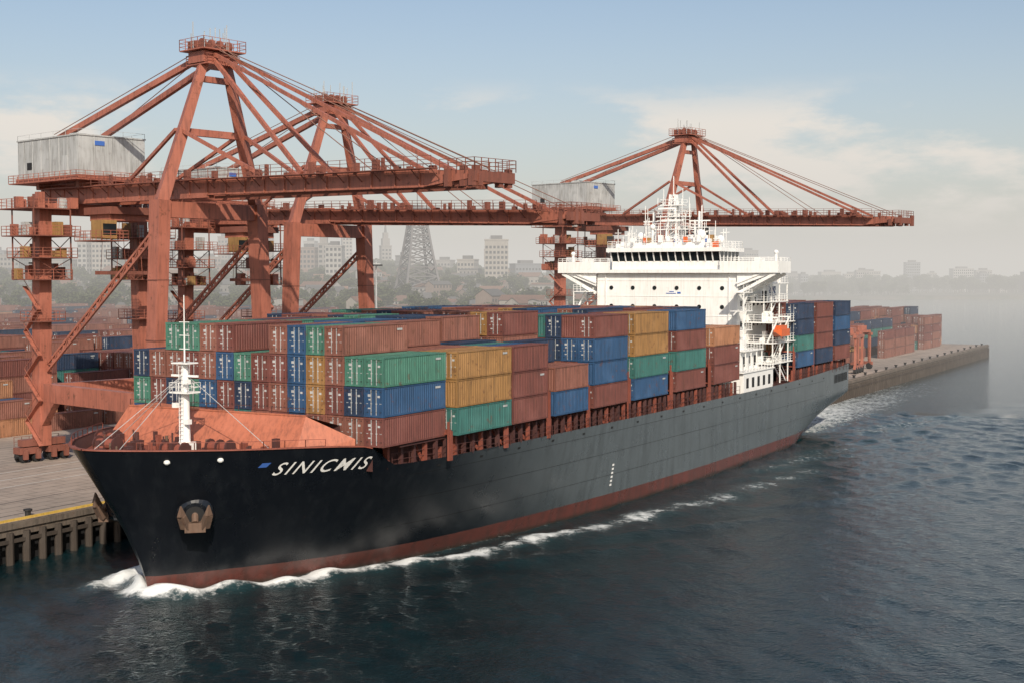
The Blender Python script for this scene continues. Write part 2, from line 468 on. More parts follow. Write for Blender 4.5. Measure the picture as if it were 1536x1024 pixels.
for s,z in ((-2.6,10.75),(0.2,10.75)):
    bb=hull_at_s(s,z); mb.sphere(P(s,bb+.02,z),.24,0,10,.8)
def on_hull(s,z,o=.05): return P(s,hull_at_s(s,z)+o,z)
mb.quad(on_hull(2.75,9.95),on_hull(3.3,9.95),on_hull(3.45,10.3),on_hull(2.9,10.3),1)
for i in range(6):
    z=2.4+i*.42
    s=50.9
    mb.quad(on_hull(s,z,.03),on_hull(s+.42,z,.03),on_hull(s+.42,z+.22,.03),on_hull(s,z+.22,.03),0)
for i in range(9):
    s=132+i*1.0; 
    mb.quad(on_hull(s,7.4),on_hull(s+.55,7.4),on_hull(s+.55,8.7),on_hull(s,8.7),2)
for s in np.arange(18,128,6.3):
    mb.quad(on_hull(s,8.55,.03),on_hull(s+.5,8.55,.03),on_hull(s+.5,8.75,.03),on_hull(s,8.75,.03),2)
for z in (3.6,6.0,8.2):
    for s in np.arange(14,126,2.0):
        mb.quad(on_hull(s,z,.012),on_hull(s+2,z,.012),on_hull(s+2,z+.035,.012),on_hull(s,z+.035,.012),2)
mb.obj('hull_marks',[M_LET,M_BLUE,M_DARK],ship)
# ship name
cu = bpy.data.curves.new('ship_name','FONT'); cu.body='SINICMIS'; cu.size=1.0; cu.shear=0.28; cu.offset=0.006; cu.space_character=1.3
to = bpy.data.objects.new('tmp_text',cu); scene.collection.objects.link(to)
bpy.context.view_layer.update()
me = bpy.data.meshes.new_from_object(to.evaluated_get(bpy.context.evaluated_depsgraph_get()))
bpy.data.objects.remove(to)
bm = bmesh.new(); bm.from_mesh(me)
bmesh.ops.triangulate(bm,faces=bm.faces[:])
for _ in range(3):
    es=[e for e in bm.edges if e.calc_length()>.12]
    if es: bmesh.ops.subdivide_edges(bm,edges=es,cuts=1); bmesh.ops.triangulate(bm,faces=bm.faces[:])
bm.to_mesh(me); bm.free()
xs=[v.co.x for v in me.vertices]; ys=[v.co.y for v in me.vertices]
x0,x1,y0,y1=min(xs),max(xs),min(ys),max(ys)
for v in me.vertices:
    s = 3.9+(v.co.x-x0)/(x1-x0)*6.5; z = 9.25+(v.co.y-y0)/(y1-y0)*1.0
    v.co = P(s,hull_at_s(s,z)+.07,z)
me.materials.clear(); me.materials.append(M_LET)
to = bpy.data.objects.new('ship_name',me); scene.collection.objects.link(to); to.parent=ship

mb = MB()
for sd in (1,-1):
    mb.box(13,88,*sorted((-sd*12.6,-sd*12.9)),9.0,10.9,1)  # dark coaming: shade under the containers put into its colour
    mb.box(111,141,*sorted((-sd*12.6,-sd*12.9)),9.0,10.9,1)
    for (a,b) in ((12.5,88),(110.5,140.8)):
        s=a; k=0
        while s<b:
            bw = min(15.1,hull_at_s(s,9.2)-.3)
            mb.beam(P(s,sd*bw,9.0),P(s,sd*bw,10.75),.30,.30,1 if k%3 else 0)  # darker posts carry the shadow below the stacks in their colour
            if k%3==0: mb.beam(P(s,sd*(bw-.1),9.1),P(s,sd*12.9,10.7),.2,.2,0)
            if k%4==1: mb.box(s+.3,s+1.1,*sorted((-sd*(bw-.6),-sd*(bw-1.2))),9.0,9.0+rnd.uniform(.6,1.4),rnd.choice([0,1]))
            if k%5==2: mb.cyl(P(s+.5,sd*(bw-.5),9.0),P(s+.5,sd*(bw-.5),9.9),.16,0,8)
            s+=1.35; k+=1
        mb.rail([P(a+.2,sd*(min(15.35,hull_at_s(a+.5,9.2)-.1)),9.2),P(a+12,sd*15.3,9.2),P(b,sd*15.3,9.2)],.95,1,2.0,.045,2)
        mb.box(a,b,*sorted((-sd*12.9,-sd*14.4)),10.75,10.9,1)
mb.box(12,88,-12.6,12.6,10.7,10.9,1); mb.box(111,140.8,-12.6,12.6,10.7,10.9,1)
mb.obj('hatch_coamings',[M_REDDK,M_REDDARK],ship)

bays = [
 (10.0,18.9,14.6,14,[3,3,4,4,4,4,3,3,4,4,4,4,3,3],0),
 (19.5,28.5,15.4,16,[3,3,3,3,4,3,4,4,3,4,4,4,4,3,3,3],0),
 (28.8,35.4,15.4,16,[3,3,3,3,4,4,4,4,3,4,4,4,4,4,4,3],.2),
 (36.8,43.8,15.4,16,[2,2,3,4,4,4,4,3,4,4,4,4,4,4,3,3],.45),
 (45.2,53.2,15.4,16,[4,4,4,4,4,3,4,4,4,4,4,4,4,4,4,4],.0),
 (55.0,64.1,15.4,16,[4,4,4,4,4,3,4,4,4,4,4,4,4,4,4,4],.35),
 (66.6,75.7,15.4,16,[4,4,4,4,3,4,4,3,3,4,4,4,4,4,4,4],.2),
 (78.6,87.6,15.4,16,[3,3,3,4,4,4,4,4,4,4,4,4,4,3,3,3],.0),
 (112.2,120.0,15.4,16,[4,4,4,4,5,5,4,4,4,4,4,4,4,4,4,4],.0),
 (121.6,130.2,15.4,16,[4,4,4,4,4,5,5,5,4,4,4,4,4,4,4,4],.0),
 (131.6,140.2,15.4,16,[4,4,4,3,4,4,4,4,4,4,4,4,4,4,4,4],.0),
]
fixed = {
 (0,0):['maroon','blue','green'],(0,1):['brown','navy','green'],(0,2):['brown','maroon','brown','brown'],(0,3):['brown','mustard','mustard','green'],
 (0,4):['navy','blue','blue','blue'],(0,5):['maroon','brown','maroon','brown'],(0,6):['brown','maroon','maroon'],(0,7):['teal','navy','green'],
 (0,8):['brown','maroon','blue','maroon'],(0,9):['maroon','blue','brown','brown'],(0,10):['brown','green','maroon','green'],(0,11):['navy','navy','brown','green'],
 (0,12):['brown','maroon','brown'],(0,13):['blue','green','navy'],
 (1,0):['teal','mustard','mustard'],(1,1):['maroon','brown','mustard'],(1,4):['maroon','brown','maroon','brown'],(1,3):['blue','teal','brown'],
 (2,0):['maroon','maroon','maroon'],(2,1):['brown','brown','blue'],(2,4):['teal','navy','blue','brown'],
 (3,0):['blue','brown'],(3,1):['maroon','brown'],(3,2):['blue','navy','navy'],(3,3):['blue','blue','brown','maroon'],
 (4,0):['maroon','blue','blue','maroon'],(4,1):['brown','maroon','blue','maroon'],(4,2):['blue','brown','navy','navy'],
 (5,0):['blue','teal','mustard','mustard'],(5,1):['maroon','blue','mustard','mustard'],
 (6,0):['maroon','teal','maroon','blue'],(6,1):['maroon','navy','navy','blue'],
 (7,0):['maroon','maroon','tan'],(7,1):['maroon','brown','tan'],
 (8,0):['blue','teal','navy','navy'],(9,0):['navy','maroon','maroon','maroon'],(10,0):['maroon','navy','blue','navy'],
}
wts = ['maroon']*6+['brown']*7+['blue']*4+['navy']*4+['teal']*2+['green']*2+['mustard']*1+['tan']*1
cr = random.Random(21)
lash = MB()
for bi,(s0,s1,we,nr,tiers,off) in enumerate(bays):
    st = empty('container_stack_bay', parent=ship)
    L = s1-s0
    for row in range(nr):
        wc = we-0.925-row*1.85
        for t in range(tiers[row]):
            cols = fixed.get((bi,row)); c = cols[t] if cols and t<len(cols) else cr.choice(wts)
            oo = off if row>2 else 0
            me_ = container_mesh(L,c,cr.choice([0,1,2]) if bi else cr.choice([0,1]))
            ob = bpy.data.objects.new('container',me_); scene.collection.objects.link(ob); ob.parent = st
            ob.location = (P((s0+s1)/2+cr.uniform(-.06,.06), wc+cr.uniform(-.02,.02), 11.0+t*2.3+oo))
    if bi>0:
        sg = s0-0.55
        hh = 13.3 if bi not in (1,2) else 11.4
        for k in range(9):
            w = 15.0-k*3.7
            lash.beam(P(sg,w,9.0),P(sg,w,hh),.28,.28,0)
        lash.beam(P(sg,15,hh),P(sg,-14.6,hh),.3,.25,0); lash.beam(P(sg,15,11.2),P(sg,-14.6,11.2),.5,.15,0)
        lash.beam(P(sg-.3,15.0,9.0),P(sg-.3,15.0,hh+.8),.16,.16,0)
lash.obj('lashing_bridges',[M_REDDK],ship)

# superstructure
mb = MB()
mb.box(100,113.5,-10.6,10.6,9.0,24.5,0)
mb.box(102,113,-8.2,8.2,24.5,25.0,0)
mb.box(99.2,104.6,-16.6,16.6,24.5,24.95,0)
for sd in (-1,1):
    y0,y1 = sorted((sd*8.3,sd*16.6))
    mb.box(99.2,99.32,y0,y1,24.95,26.1,0); mb.box(104.48,104.6,y0,y1,24.95,26.1,0)
    a,b = sorted((sd*16.48,sd*16.6)); mb.box(99.32,104.48,a,b,24.95,26.1,0)
    mb.rail([(99.25,sd*8.4,26.1),(99.25,sd*16.55,26.1),(104.5,sd*16.55,26.1),(104.5,sd*8.4,26.1)],.5,0,1.4,.06,2)
    for s in (99.6,101.8,104.1):
        mb.beam((s,sd*10.6,21.6),(s,sd*16.0,24.4),.32,.4,0)
        mb.beam((s,sd*10.6,23.1),(s,sd*13.9,24.4),.2,.25,0)
    mb.add([(99.7,sd*10.62,22.6),(99.7,sd*15.8,24.5),(99.7,sd*10.62,24.5)],[(0,1,2)],0)
    mb.cyl((101.8,sd*15.4,26.0),(101.8,sd*15.4,27.2),.2,0,8); mb.sphere((101.8,sd*15.4,27.3),.35,0,8)
    mb.box(101,103,*sorted((sd*12.6,sd*13.4)),25,26.6,0)
mb.box(99.9,107.5,-8.2,8.2,24.97,26.15,0)
hw=8.2
mb.quad((99.9,-hw,26.15),(99.9,hw,26.15),(99.35,hw,27.45),(99.35,-hw,27.45),1)
mb.box(99.95,107.4,-8.12,8.12,26.15,27.45,1)
nwin=15
for i in range(nwin+1):
    y=-hw+2*hw*i/nwin
    mb.beam((99.86,y,26.1),(99.30,y,27.5),.16,.10,0)
for s in np.arange(101.2,107.6,1.5):
    for sd in (-1,1): mb.box(s-.1,s+.1,*sorted((sd*8.1,sd*8.2)),26.15,27.45,0)
mb.box(98.9,108,-8.7,8.7,27.45,28.0,0)
mb.rail([(99,-8.5,28),(99,8.5,28),(107.8,8.5,28),(107.8,-8.5,28),(99,-8.5,28)],.95,0,1.4,.055,3)
mb.box(100.5,106,-5.6,5.6,28,28.8,0)
mb.rail([(100.6,-5.5,28.8),(100.6,5.5,28.8),(106,5.5,28.8)],.9,0,1.2,.05,3)
for z in (22.4,19.8):
    for i in range(6):
        y=-8.4+i*3.35
        mb.cyl((100.02,y,z),(99.93,y,z),.30,2,12)
        mb.cyl((99.96,y,z),(99.90,y,z),.21,1,12)
for z in (23.4,21.2,18.5): mb.box(99.95,100.0,-10.6,10.6,z,z+.05,0)
for y in (-9.4,9.2): mb.beam((99.9,y,16),(99.9,y,24.4),.12,.12,0)
for sd in (-1,1):
    for z in (11.5,14.3,17.1,19.9,22.6):
        for i in range(7):
            s=101.2+i*1.75
            a,b=sorted((sd*10.58,sd*10.64)); mb.box(s,s+.6,a,b,z,z+.75,1)
mb.box(99.95,99.98,-2.3,-1.8,21.6,21.85,4); mb.box(99.95,99.98,-1.6,-.1,21.6,21.7,4)
mb.box(99.95,99.98,-1.3,-.6,21.85,21.95,4)
for sd in (-1,1):
    for zi,z in enumerate((12.0,14.8,17.6,20.4,23.0)):
        wo = 14.9 if zi<3 else 13.6
        a,b = sorted((sd*10.6,sd*wo)); mb.box(102.5,113.2,a,b,z,z+.14,0)
        mb.rail([(102.6,sd*10.7,z+.14),(102.6,sd*(wo-.1),z+.14),(113.1,sd*(wo-.1),z+.14),(113.1,sd*10.7,z+.14)],1.0,0,1.3,.055,3)
        for s in (102.7,106,109.5,113): mb.beam((s,sd*(wo-.15),z-2.7),(s,sd*(wo-.15),z),.14,.14,0)
        f = 1 if zi%2 else -1
        for k in (0,.7):
            mb.beam((107.8-f*2.2,sd*(wo-1.3+k),z-2.7),(107.8+f*1.6,sd*(wo-1.3+k),z+.1),.07,.25,0)
            mb.beam((107.8-f*2.2,sd*(wo-1.3+k),z-1.8),(107.8+f*1.6,sd*(wo-1.3+k),z+1.0),.05,.05,0)
        for q in range(9):
            t=q/9; mb.box(107.8-f*2.2+f*3.8*t-.12,107.8-f*2.2+f*3.8*t+.12,*sorted((sd*(wo-1.3),sd*(wo-.6))),z-2.7+2.8*t,z-2.66+2.8*t,0)
        for q in range(5):
            ss=rnd.uniform(103,112.5); hh_=rnd.uniform(.5,1.5); mb.box(ss,ss+rnd.uniform(.3,.9),*sorted((sd*(wo-2.4),sd*(wo-1.9))),z+.14,z+.14+hh_,rnd.choice([0,0,2,3,0]))
for sd in (-1,1):
    a,b = sorted((sd*11.2,sd*15.1))
    mb.box(90.0,101.8,a,b,9.0,11.6,0); mb.box(89.6,102.2,*sorted((sd*11.0,sd*15.25)),11.6,11.75,0)
    mb.rail([(89.8,sd*11.2,11.75),(89.8,sd*15.1,11.75),(102,sd*15.1,11.75)],1.0,0,1.2,.055,3)
    mb.box(93,100,*sorted((sd*10.7,sd*13.6)),11.75,14.2,0); mb.box(92.6,100,*sorted((sd*10.5,sd*14.4)),14.2,14.34,0)
    mb.rail([(92.7,sd*11,14.34),(92.7,sd*14.3,14.34),(99.9,sd*14.3,14.34)],1.0,0,1.2,.055,3)
    for s in (91,93.2,95.4,97.6,99.8):
        mb.box(s,s+.9,*sorted((sd*15.08,sd*15.13)),9.6,10.9,2)
        mb.beam((s,sd*14.2,11.7),(s,sd*14.2,14.2),.12,.12,0)
    for s in (94,96.4,98.2): mb.box(s,s+.9,*sorted((sd*13.58,sd*13.63)),12.2,13.5,2)
    mb.box(94.5,97,*sorted((sd*11,sd*13)),14.34,15.6,0)
    for z in (14.34,16.9,19.4):
        mb.box(96.5,100,*sorted((sd*10.8,sd*12.8)),z+2.4,z+2.5,0); mb.rail([(96.5,sd*12.7,z+2.5),(99.9,sd*12.7,z+2.5)],.95,0,1.0,.05,3)
        mb.beam((96.6,sd*12.7,z),(96.6,sd*12.7,z+2.5),.12,.12,0); mb.beam((97.0,sd*12.3,z),(99.6,sd*12.3,z+2.5),.08,.3,0)
    L0=105.0
    mb.beam((L0-1.8,sd*15.2,16.3),(L0+1.8,sd*15.2,16.3),1.3,1.0,3)
    mb.beam((L0-3.0,sd*15.2,16.6),(L0-1.8,sd*15.2,16.3),.2,.3,3,1.3,1.0); mb.beam((L0+3.0,sd*15.2,16.6),(L0+1.8,sd*15.2,16.3),.2,.3,3,1.3,1.0)
    mb.beam((L0-1.6,sd*15.2,17.0),(L0+1.4,sd*15.2,17.0),.8,.55,3)
    for k in (-2.4,2.4):
        mb.beam((L0+k,sd*14,14.9),(L0+k,sd*15.6,18.4),.2,.2,0); mb.beam((L0+k,sd*14,18.4),(L0+k,sd*15.7,18.4),.2,.2,0)
    mb.cyl((110.5,sd*13.0,23.1),(110.5,sd*13.0,25.6),.3,0,10); mb.beam((110.5,sd*13,25.4),(104.5,sd*14.5,24.2),.35,.4,0)
mb.box(109.4,113.2,-2.8,2.8,24.97,30.0,0); mb.box(109.2,113.4,-3.0,3.0,29.0,29.5,4)
for y in (-1.6,0,1.6): mb.cyl((111.3,y,30),(111.3,y,31.4),.45,2,10)
mb.obj('accommodation_block',[M_WHITE,M_GLASS,M_DARK,M_ORANGE,M_BLUE,M_REDDK],ship)
mb = MB(); r3=random.Random(3)
mx=102.8
for a,b in ((-.8,-.8),(.8,-.8),(.8,.8),(-.8,.8)):
    mb.beam((mx+a,b,28.8),(mx+a*.45,b*.45,35.6),.24,.24,0)
for z in np.arange(29.5,35.6,1.1):
    k=.8-.35*(z-28.7)/6.3
    for a,b,c,d in ((-k,-k,k,-k),(k,-k,k,k),(k,k,-k,k),(-k,k,-k,-k)):
        mb.beam((mx+a,b,z),(mx+c,d,z),.12,.12,0); mb.beam((mx+a,b,z-1),(mx+c,d,z),.08,.08,0)
for z,wd in ((30.6,5.6),(32.4,4.6),(34.0,3.4)):
    mb.box(mx-.9,mx+.9,-wd/2,wd/2,z,z+.12,0); mb.rail([(mx-.9,-wd/2,z+.1),(mx-.9,wd/2,z+.1),(mx+.9,wd/2,z+.1),(mx+.9,-wd/2,z+.1)],.8,0,.9,.05,2)
mb.beam((mx-1.0,-1.8,31.9),(mx-1.0,1.4,31.9),.16,.3,0); mb.beam((mx-1.0,-.6,33.6),(mx-1.0,1.9,33.6),.16,.26,0)
mb.beam((mx,0,35.4),(mx,0,38.2),.1,.1,0)
for y in (-2.4,2.4,-1.4,1.5): mb.beam((mx,y,34.1 if abs(y)<2 else 32.4),(mx,y,36.4 if abs(y)<2 else 35.2),.08,.08,0)
for (s,y,z,rr) in ((101.5,-4.6,29.8,.8),(101.6,4.4,29.7,.65),(104,-6.6,29.2,.6),(104,6.4,29.1,.55),(101.4,2.6,31.0,.4),(105,-3,30.6,.5)):
    mb.cyl((s,y,27.9),(s,y,z-rr*.6),.14,0,6); mb.sphere((s,y,z),rr,0,12)
for i in range(60):
    y=r3.uniform(-7.6,7.6); s=r3.uniform(99.6,107); h=r3.uniform(.9,3.2)*(1.0 if abs(y)>4 else 1.7)
    z=28.0 if abs(y)>5.6 or s>106 else 28.8
    mb.beam((s,y,z),(s,y,z+h),.07,.07,0)
    if r3.random()<.5: mb.beam((s,y-.5,z+h*.8),(s,y+.5,z+h*.8),.07,.07,0)
    if r3.random()<.5: mb.box(s-.25,s+.25,y-.25,y+.25,z,z+r3.uniform(.4,1.2),r3.choice([0,0,0,0,3,4]))
for y in (-3.4,3.6):
    mb.beam((104.2,y,28.7),(104.2,y,33.2),.26,.26,0); mb.beam((104.2,y-1.6,31.9),(104.2,y+1.6,31.9),.16,.16,0); mb.beam((104.2,y-1.2,30.3),(104.2,y+1.2,30.3),.14,.14,0)
    mb.box(103.7,104.7,y-1.2,y+1.2,30.9,31.0,0); mb.rail([(103.7,y-1.2,31),(103.7,y+1.2,31)],.8,0,.6,.05,2)
mb.box(104.5,105.2,-5.3,-4.6,28.7,29.9,4); mb.box(101.3,101.9,3.0,3.6,28.7,29.5,3)
mb.beam((mx,0,36),(99.2,0,28),.04,.04,0); mb.beam((mx,0,36),(109.4,0,30),.04,.04,0)
mb.obj('radar_mast',[M_WHITE,M_GLASS,M_DARK,M_ORANGE,M_YEL],ship)

# ------------------------------------------------------------------ CRANES
def platform(mb, x0,x1,y0,y1,z,md=0,mr=1,h=1.05):
    mb.box(x0,x1,y0,y1,z,z+.12,md)
    mb.rail([(x0,y0,z+.1),(x1,y0,z+.1),(x1,y1,z+.1),(x0,y1,z+.1),(x0,y0,z+.1)],h,mr,1.1,.055,3)
def truss(mb,p,q,wd,mat,th=.2,n=14):
    p=Vector(p);q=Vector(q);u=Vector((0,0,wd))
    mb.beam(p,q,th,th,mat); mb.beam(p+u,q+u,th,th,mat)
    for i in range(n):
        a=p.lerp(q,i/n);b=p.lerp(q,(i+1)/n)
        if i%2: mb.beam(a,b+u,th*.6,th*.6,mat)
        else: mb.beam(a+u,b,th*.6,th*.6,mat)
        mb.beam(a,a+u,th*.6,th*.6,mat)
def build_crane(loc, rot, scale, seed, BL=41.0, zt=29.8, zh=29.4, zp=28.7):
    r = random.Random(seed)
    root = empty('ship_to_shore_crane',loc,rot,None,scale)
    mb = MB()
    LY=-22.5
    ZT, ZH, ZP = zt, zh, zp
    def gz(y):
        return ZT+(ZH-ZT)*(y+29)/32 if y<3 else ZH+(ZP-ZH)*(y-3)/38
    for sx in (-1,1):
        mb.beam((sx*7.2,0,1.7),(sx*6.0,0,28.0),1.25,1.5,0,1.35,1.8)
        mb.beam((sx*5.95,0,27.6),(sx*1.2,1.2,42.8),1.0,1.2,0,.7,.8)
        mb.beam((sx*6.6,LY,1.7),(sx*6.1,LY,28.2),1.45,1.6,0)
        for z in (8,14,20): mb.beam((sx*(7.2-1.2*(z-1.7)/26.3),0,z),(sx*(7.2-1.2*(z-1.7)/26.3),0,z+.12),1.45,1.75,1)
        mb.beam((sx*6.75,-.9,7.6),(sx*6.45,LY+.9,7.6),1.1,2.0,0)
        mb.add([(sx*6.6-.4,LY+.8,6.6),(sx*6.6-.4,LY+3.4,6.6),(sx*6.6-.4,LY+.8,3.9),(sx*6.6+.4,LY+.8,6.6),(sx*6.6+.4,LY+3.4,6.6),(sx*6.6+.4,LY+.8,3.9)],[(0,1,2),(3,5,4),(1,4,5,2)],0)
        truss(mb,(sx*6.3,LY+1.0,10.0),(sx*6.3,-1.1,24.0),.8,0,.24,18)
        mb.beam((sx*1.0,1.0,42.9),(sx*2.4,-25.5,36.0),.5,.6,0)
        mb.beam((sx*.9,1.6,42.8),(sx*2.0,17,gz(17)+1),.34,.4,0)
        mb.beam((sx*.9,1.6,43.1),(sx*2.0,BL-5.5,gz(BL-6)+.8),.28,.34,0)
        mb.beam((sx*3.9,.4,35.2),(sx*2.4,11.5,gz(11)+1),.3,.34,0)
        mb.beam((sx*3.9,-.2,35.2),(sx*2.6,-11,gz(-11)+1),.3,.34,0)
        mb.cyl((sx*.6,1.6,43.6),(sx*1.4,BL-1,gz(BL-1)+1),.05,2,5); mb.cyl((sx*.3,1.6,43.9),(sx*1.4,26,gz(26)+1),.05,2,5)
        mb.cyl((sx*.5,0,43.8),(sx*3.0,-25,36.5),.05,2,5)
        mb.beam((sx*2.1,-29,ZT),(sx*2.1,3,ZH),.85,2.0,0)
        mb.beam((sx*2.1,3,ZH),(sx*2.1,BL-5,gz(BL-5)),.75,1.5,0)
        mb.beam((sx*2.1,BL-5,gz(BL-5)),(sx*2.1,BL,gz(BL)+.2),.7,1.4,0,.5,.7)
        for y in np.arange(-27,BL-5,3.0):
            mb.box(*sorted((sx*2.53,sx*2.60)),y,y+.12,gz(y)-.72,gz(y)+.72,0)
        mb.beam((sx*3.2,-28,gz(-28)+.75),(sx*3.2,3,gz(3)+.75),.9,.08,1); mb.beam((sx*3.2,3,gz(3)+.75),(sx*3.2,BL-3,gz(BL-3)+.75),.9,.08,1)
        mb.rail([(sx*3.6,-28,gz(-28)+.8),(sx*3.6,3,gz(3)+.8),(sx*3.6,BL-3,gz(BL-3)+.8)],1.0,1,1.6,.05,3)
        for y in np.arange(-27,BL-3,2.4): mb.beam((sx*2.5,y,gz(y)-.1),(sx*3.5,y,gz(y)+.7),.08,.08,1)
        mb.beam((sx*1.56,3,gz(3)-.95),(sx*1.56,BL-2,gz(BL-2)-.7),.12,.25,1)
        for i in range(26):
            y=r.uniform(-16,BL-3); k=r.uniform(.12,.3); xx=sx*r.uniform(2.2,3.4)
            mb.box(xx-k,xx+k,y-k,y+k,gz(y)+.8,gz(y)+1.0+r.uniform(.1,.9),1)
    for y,z,w,h in ((0,27.1,1.1,1.6),(LY,27.9,1.1,1.3)):
        mb.beam((-6.1,y,z),(6.1,y,z),w,h,0)
    mb.beam((-6.7,LY,7.6),(6.7,LY,7.6),1.0,1.8,0)
    mb.beam((-4.0,.35,35.0),(4.0,.35,35.0),.6,.7,0); mb.beam((-2.0,1.0,40.4),(2.0,1.0,40.4),.5,.6,0)
    for y in np.arange(-26,BL-1,4.0): mb.beam((-2,y,gz(y)+.6),(2,y,gz(y)+.6),.3,.35,0)
    for y in np.arange(6,BL-5,4.0): mb.beam((-2,y,gz(y)+.6),(2,y+4,gz(y+4)+.6),.13,.13,0)
    for i in range(18):
        x=r.uniform(-2.6,2.6);y=r.uniform(BL-3,BL+1);mb.box(x-.2,x+.3,y-.2,y+.3,ZP-.7,ZP-.1+r.uniform(0,1.2),1)
    mb.rail([(-2.6,BL-3,ZP+.6),(-2.6,BL+1,ZP+.6),(2.6,BL+1,ZP+.6),(2.6,BL-3,ZP+.6)],1.0,1,.9,.06,3)
    mb.beam((-2.6,BL+.6,ZP+.1),(2.6,BL+.6,ZP+.1),.6,.9,1)
    mb.obj('steel_frame',[M_CRANE,M_CRANED,M_CABLE],root)
    mb = MB()
    platform(mb,-2.6,2.6,-1.3,2.8,43.2,0,0,1.1)
    platform(mb,-2.0,2.0,-1.0,2.5,41.8,0,0,.9)
    mb.box(-2.1,2.1,-.5,2.1,42.0,43.1,0)
    for x in (-1.6,-.5,.5,1.6):
        mb.cyl((x-.15,1.2,43.9),(x+.15,1.2,43.9),.55,1,14)
        mb.box(x-.3,x+.3,-.8,.4,43.3,44.3,1)
    for i in range(14):
        x=r.uniform(-2.5,2.5);y=r.uniform(-1.2,2.7);mb.beam((x,y,43.3),(x,y,44.6+r.uniform(0,1.6)),.07,.07,2)
    mb.obj('apex_platform',[M_CRANE,M_CRANED,M_STEEL],root)
    mb = MB()
    mb.box(-4.2,4.2,-31.0,-18,31.6,35.9,0)
    mb.box(-4.3,4.3,-31.1,-17.9,35.9,36.05,0)
    mb.box(-4.4,4.4,-31.2,-17.8,31.15,31.6,2)
    for y in np.arange(-29.7,-18.2,1.9): 
        for sx in (-1,1): mb.box(*sorted((sx*4.2,sx*4.24)),y,y+.07,31.7,35.9,1)
    for x in (-2.2,0,2.2): mb.box(x,x+.07,-18.0,-17.95,31.7,35.9,1)
    for sx in (-1,1):
        mb.box(*sorted((sx*4.2,sx*4.26)),-28.9,-27.9,32.6,33.4,3); mb.box(*sorted((sx*4.2,sx*4.26)),-21.2,-20.3,31.8,33.8,1)
    mb.box(1.0,2.2,-18,-17.92,34.9,35.4,4)
    mb.box(-2.8,-1.2,-28,-26.4,36.05,36.6,1); mb.box(1,2.5,-23,-21.5,36.05,36.5,1)
    mb.rail([(-4.2,-31.0,36.0),(4.2,-31.0,36.0),(4.2,-18,36.0),(-4.2,-18,36.0),(-4.2,-31.0,36.0)],.6,1,2.4,.035,1)
    platform(mb,-5.0,5.0,-31.8,-17.2,31.0,2,2,.9)
    mb.beam((-3.2,-28.5,30.8),(3.2,-28.5,30.8),.7,.7,2); mb.beam((-3.2,-20,30.6),(3.2,-20,30.6),.7,.9,2)
    mb.obj('machinery_house',[M_HOUSE,M_STEEL,M_CRANE,M_DARK,M_BLUE],root)
    mb = MB()
    for sx in (-1,1):
        cx=sx*6.2
        platform(mb,cx-2.9,cx+2.9,LY-3.4,LY+3.2,24.8)
        platform(mb,cx-2.6,cx+2.6,LY-2.8,LY+3.0,22.4)
        platform(mb,cx-2.3,cx+2.3,LY-2.4,LY+2.4,20.0)
        platform(mb,cx-1.7,cx+1.7,LY-1.8,LY+1.8,15.4)
        platform(mb,cx-3.2,cx+2.8,LY-4.6,LY+2.3,27.8)
        for a in (-2.2,2.2):
            for b in (-2.3,2.3):
                mb.beam((cx+a,LY+b,20.0),(cx+a,LY+b,29),.13,.13,0)
                mb.beam((cx+a,LY+b,20.0),(cx-a,LY+b,22.4),.07,.07,0); mb.beam((cx+a,LY+b,22.4),(cx+a,LY-b,24.8),.07,.07,0)
        for i in range(44):
            x=cx+r.uniform(-2.6,2.6);y=LY+r.uniform(-2.6,2.6);z=r.choice([20.1,22.5,24.9,27.9])
            if abs(x-cx)<1.0 and abs(y-LY)<1.0: continue
            k=r.uniform(.2,.5);mb.box(x-k,x+k,y-k,y+k,z,z+r.uniform(.5,1.8),r.choice([0,1,1,0,3,2]))
        for i in range(7):
            zz=1.8+i*2.5; f=1 if i%2 else -1
            mb.beam((cx+1.3*sx,LY-1.5*f,zz),(cx+1.3*sx,LY+1.5*f,zz+2.5),.5,.08,1)
            mb.beam((cx+1.5*sx,LY-1.5*f,zz+.9),(cx+1.5*sx,LY+1.5*f,zz+3.4),.05,.05,1)
    ty=-16.5
    mb.box(-3.0,3.0,ty-2.6,ty+2.6,27.2,28.0,0); mb.box(-2.6,2.6,ty-2,ty+2,26.5,27.2,1)
    mb.box(2.4,4.2,ty+.8,ty+3.0,24.5,26.5,2); mb.box(2.5,4.1,ty+2.95,ty+3.05,24.9,26.1,4)
    platform(mb,1.6,4.9,ty-1.4,ty+4.0,24.2)
    for sx in (-1,1):
        for b in (-1.6,1.6): mb.beam((sx*1.6,ty+b,21.0),(sx*1.2,ty+b,26.6),.04,.04,1)
    mb.box(-3.0,3.0,ty-.5,ty+.5,20.6,21.0,0)
    mb.obj('platforms_and_trolley',[M_CRANED,M_CRANE,M_YEL,M_HOUSE,M_GLASS],root)
    mb = MB()
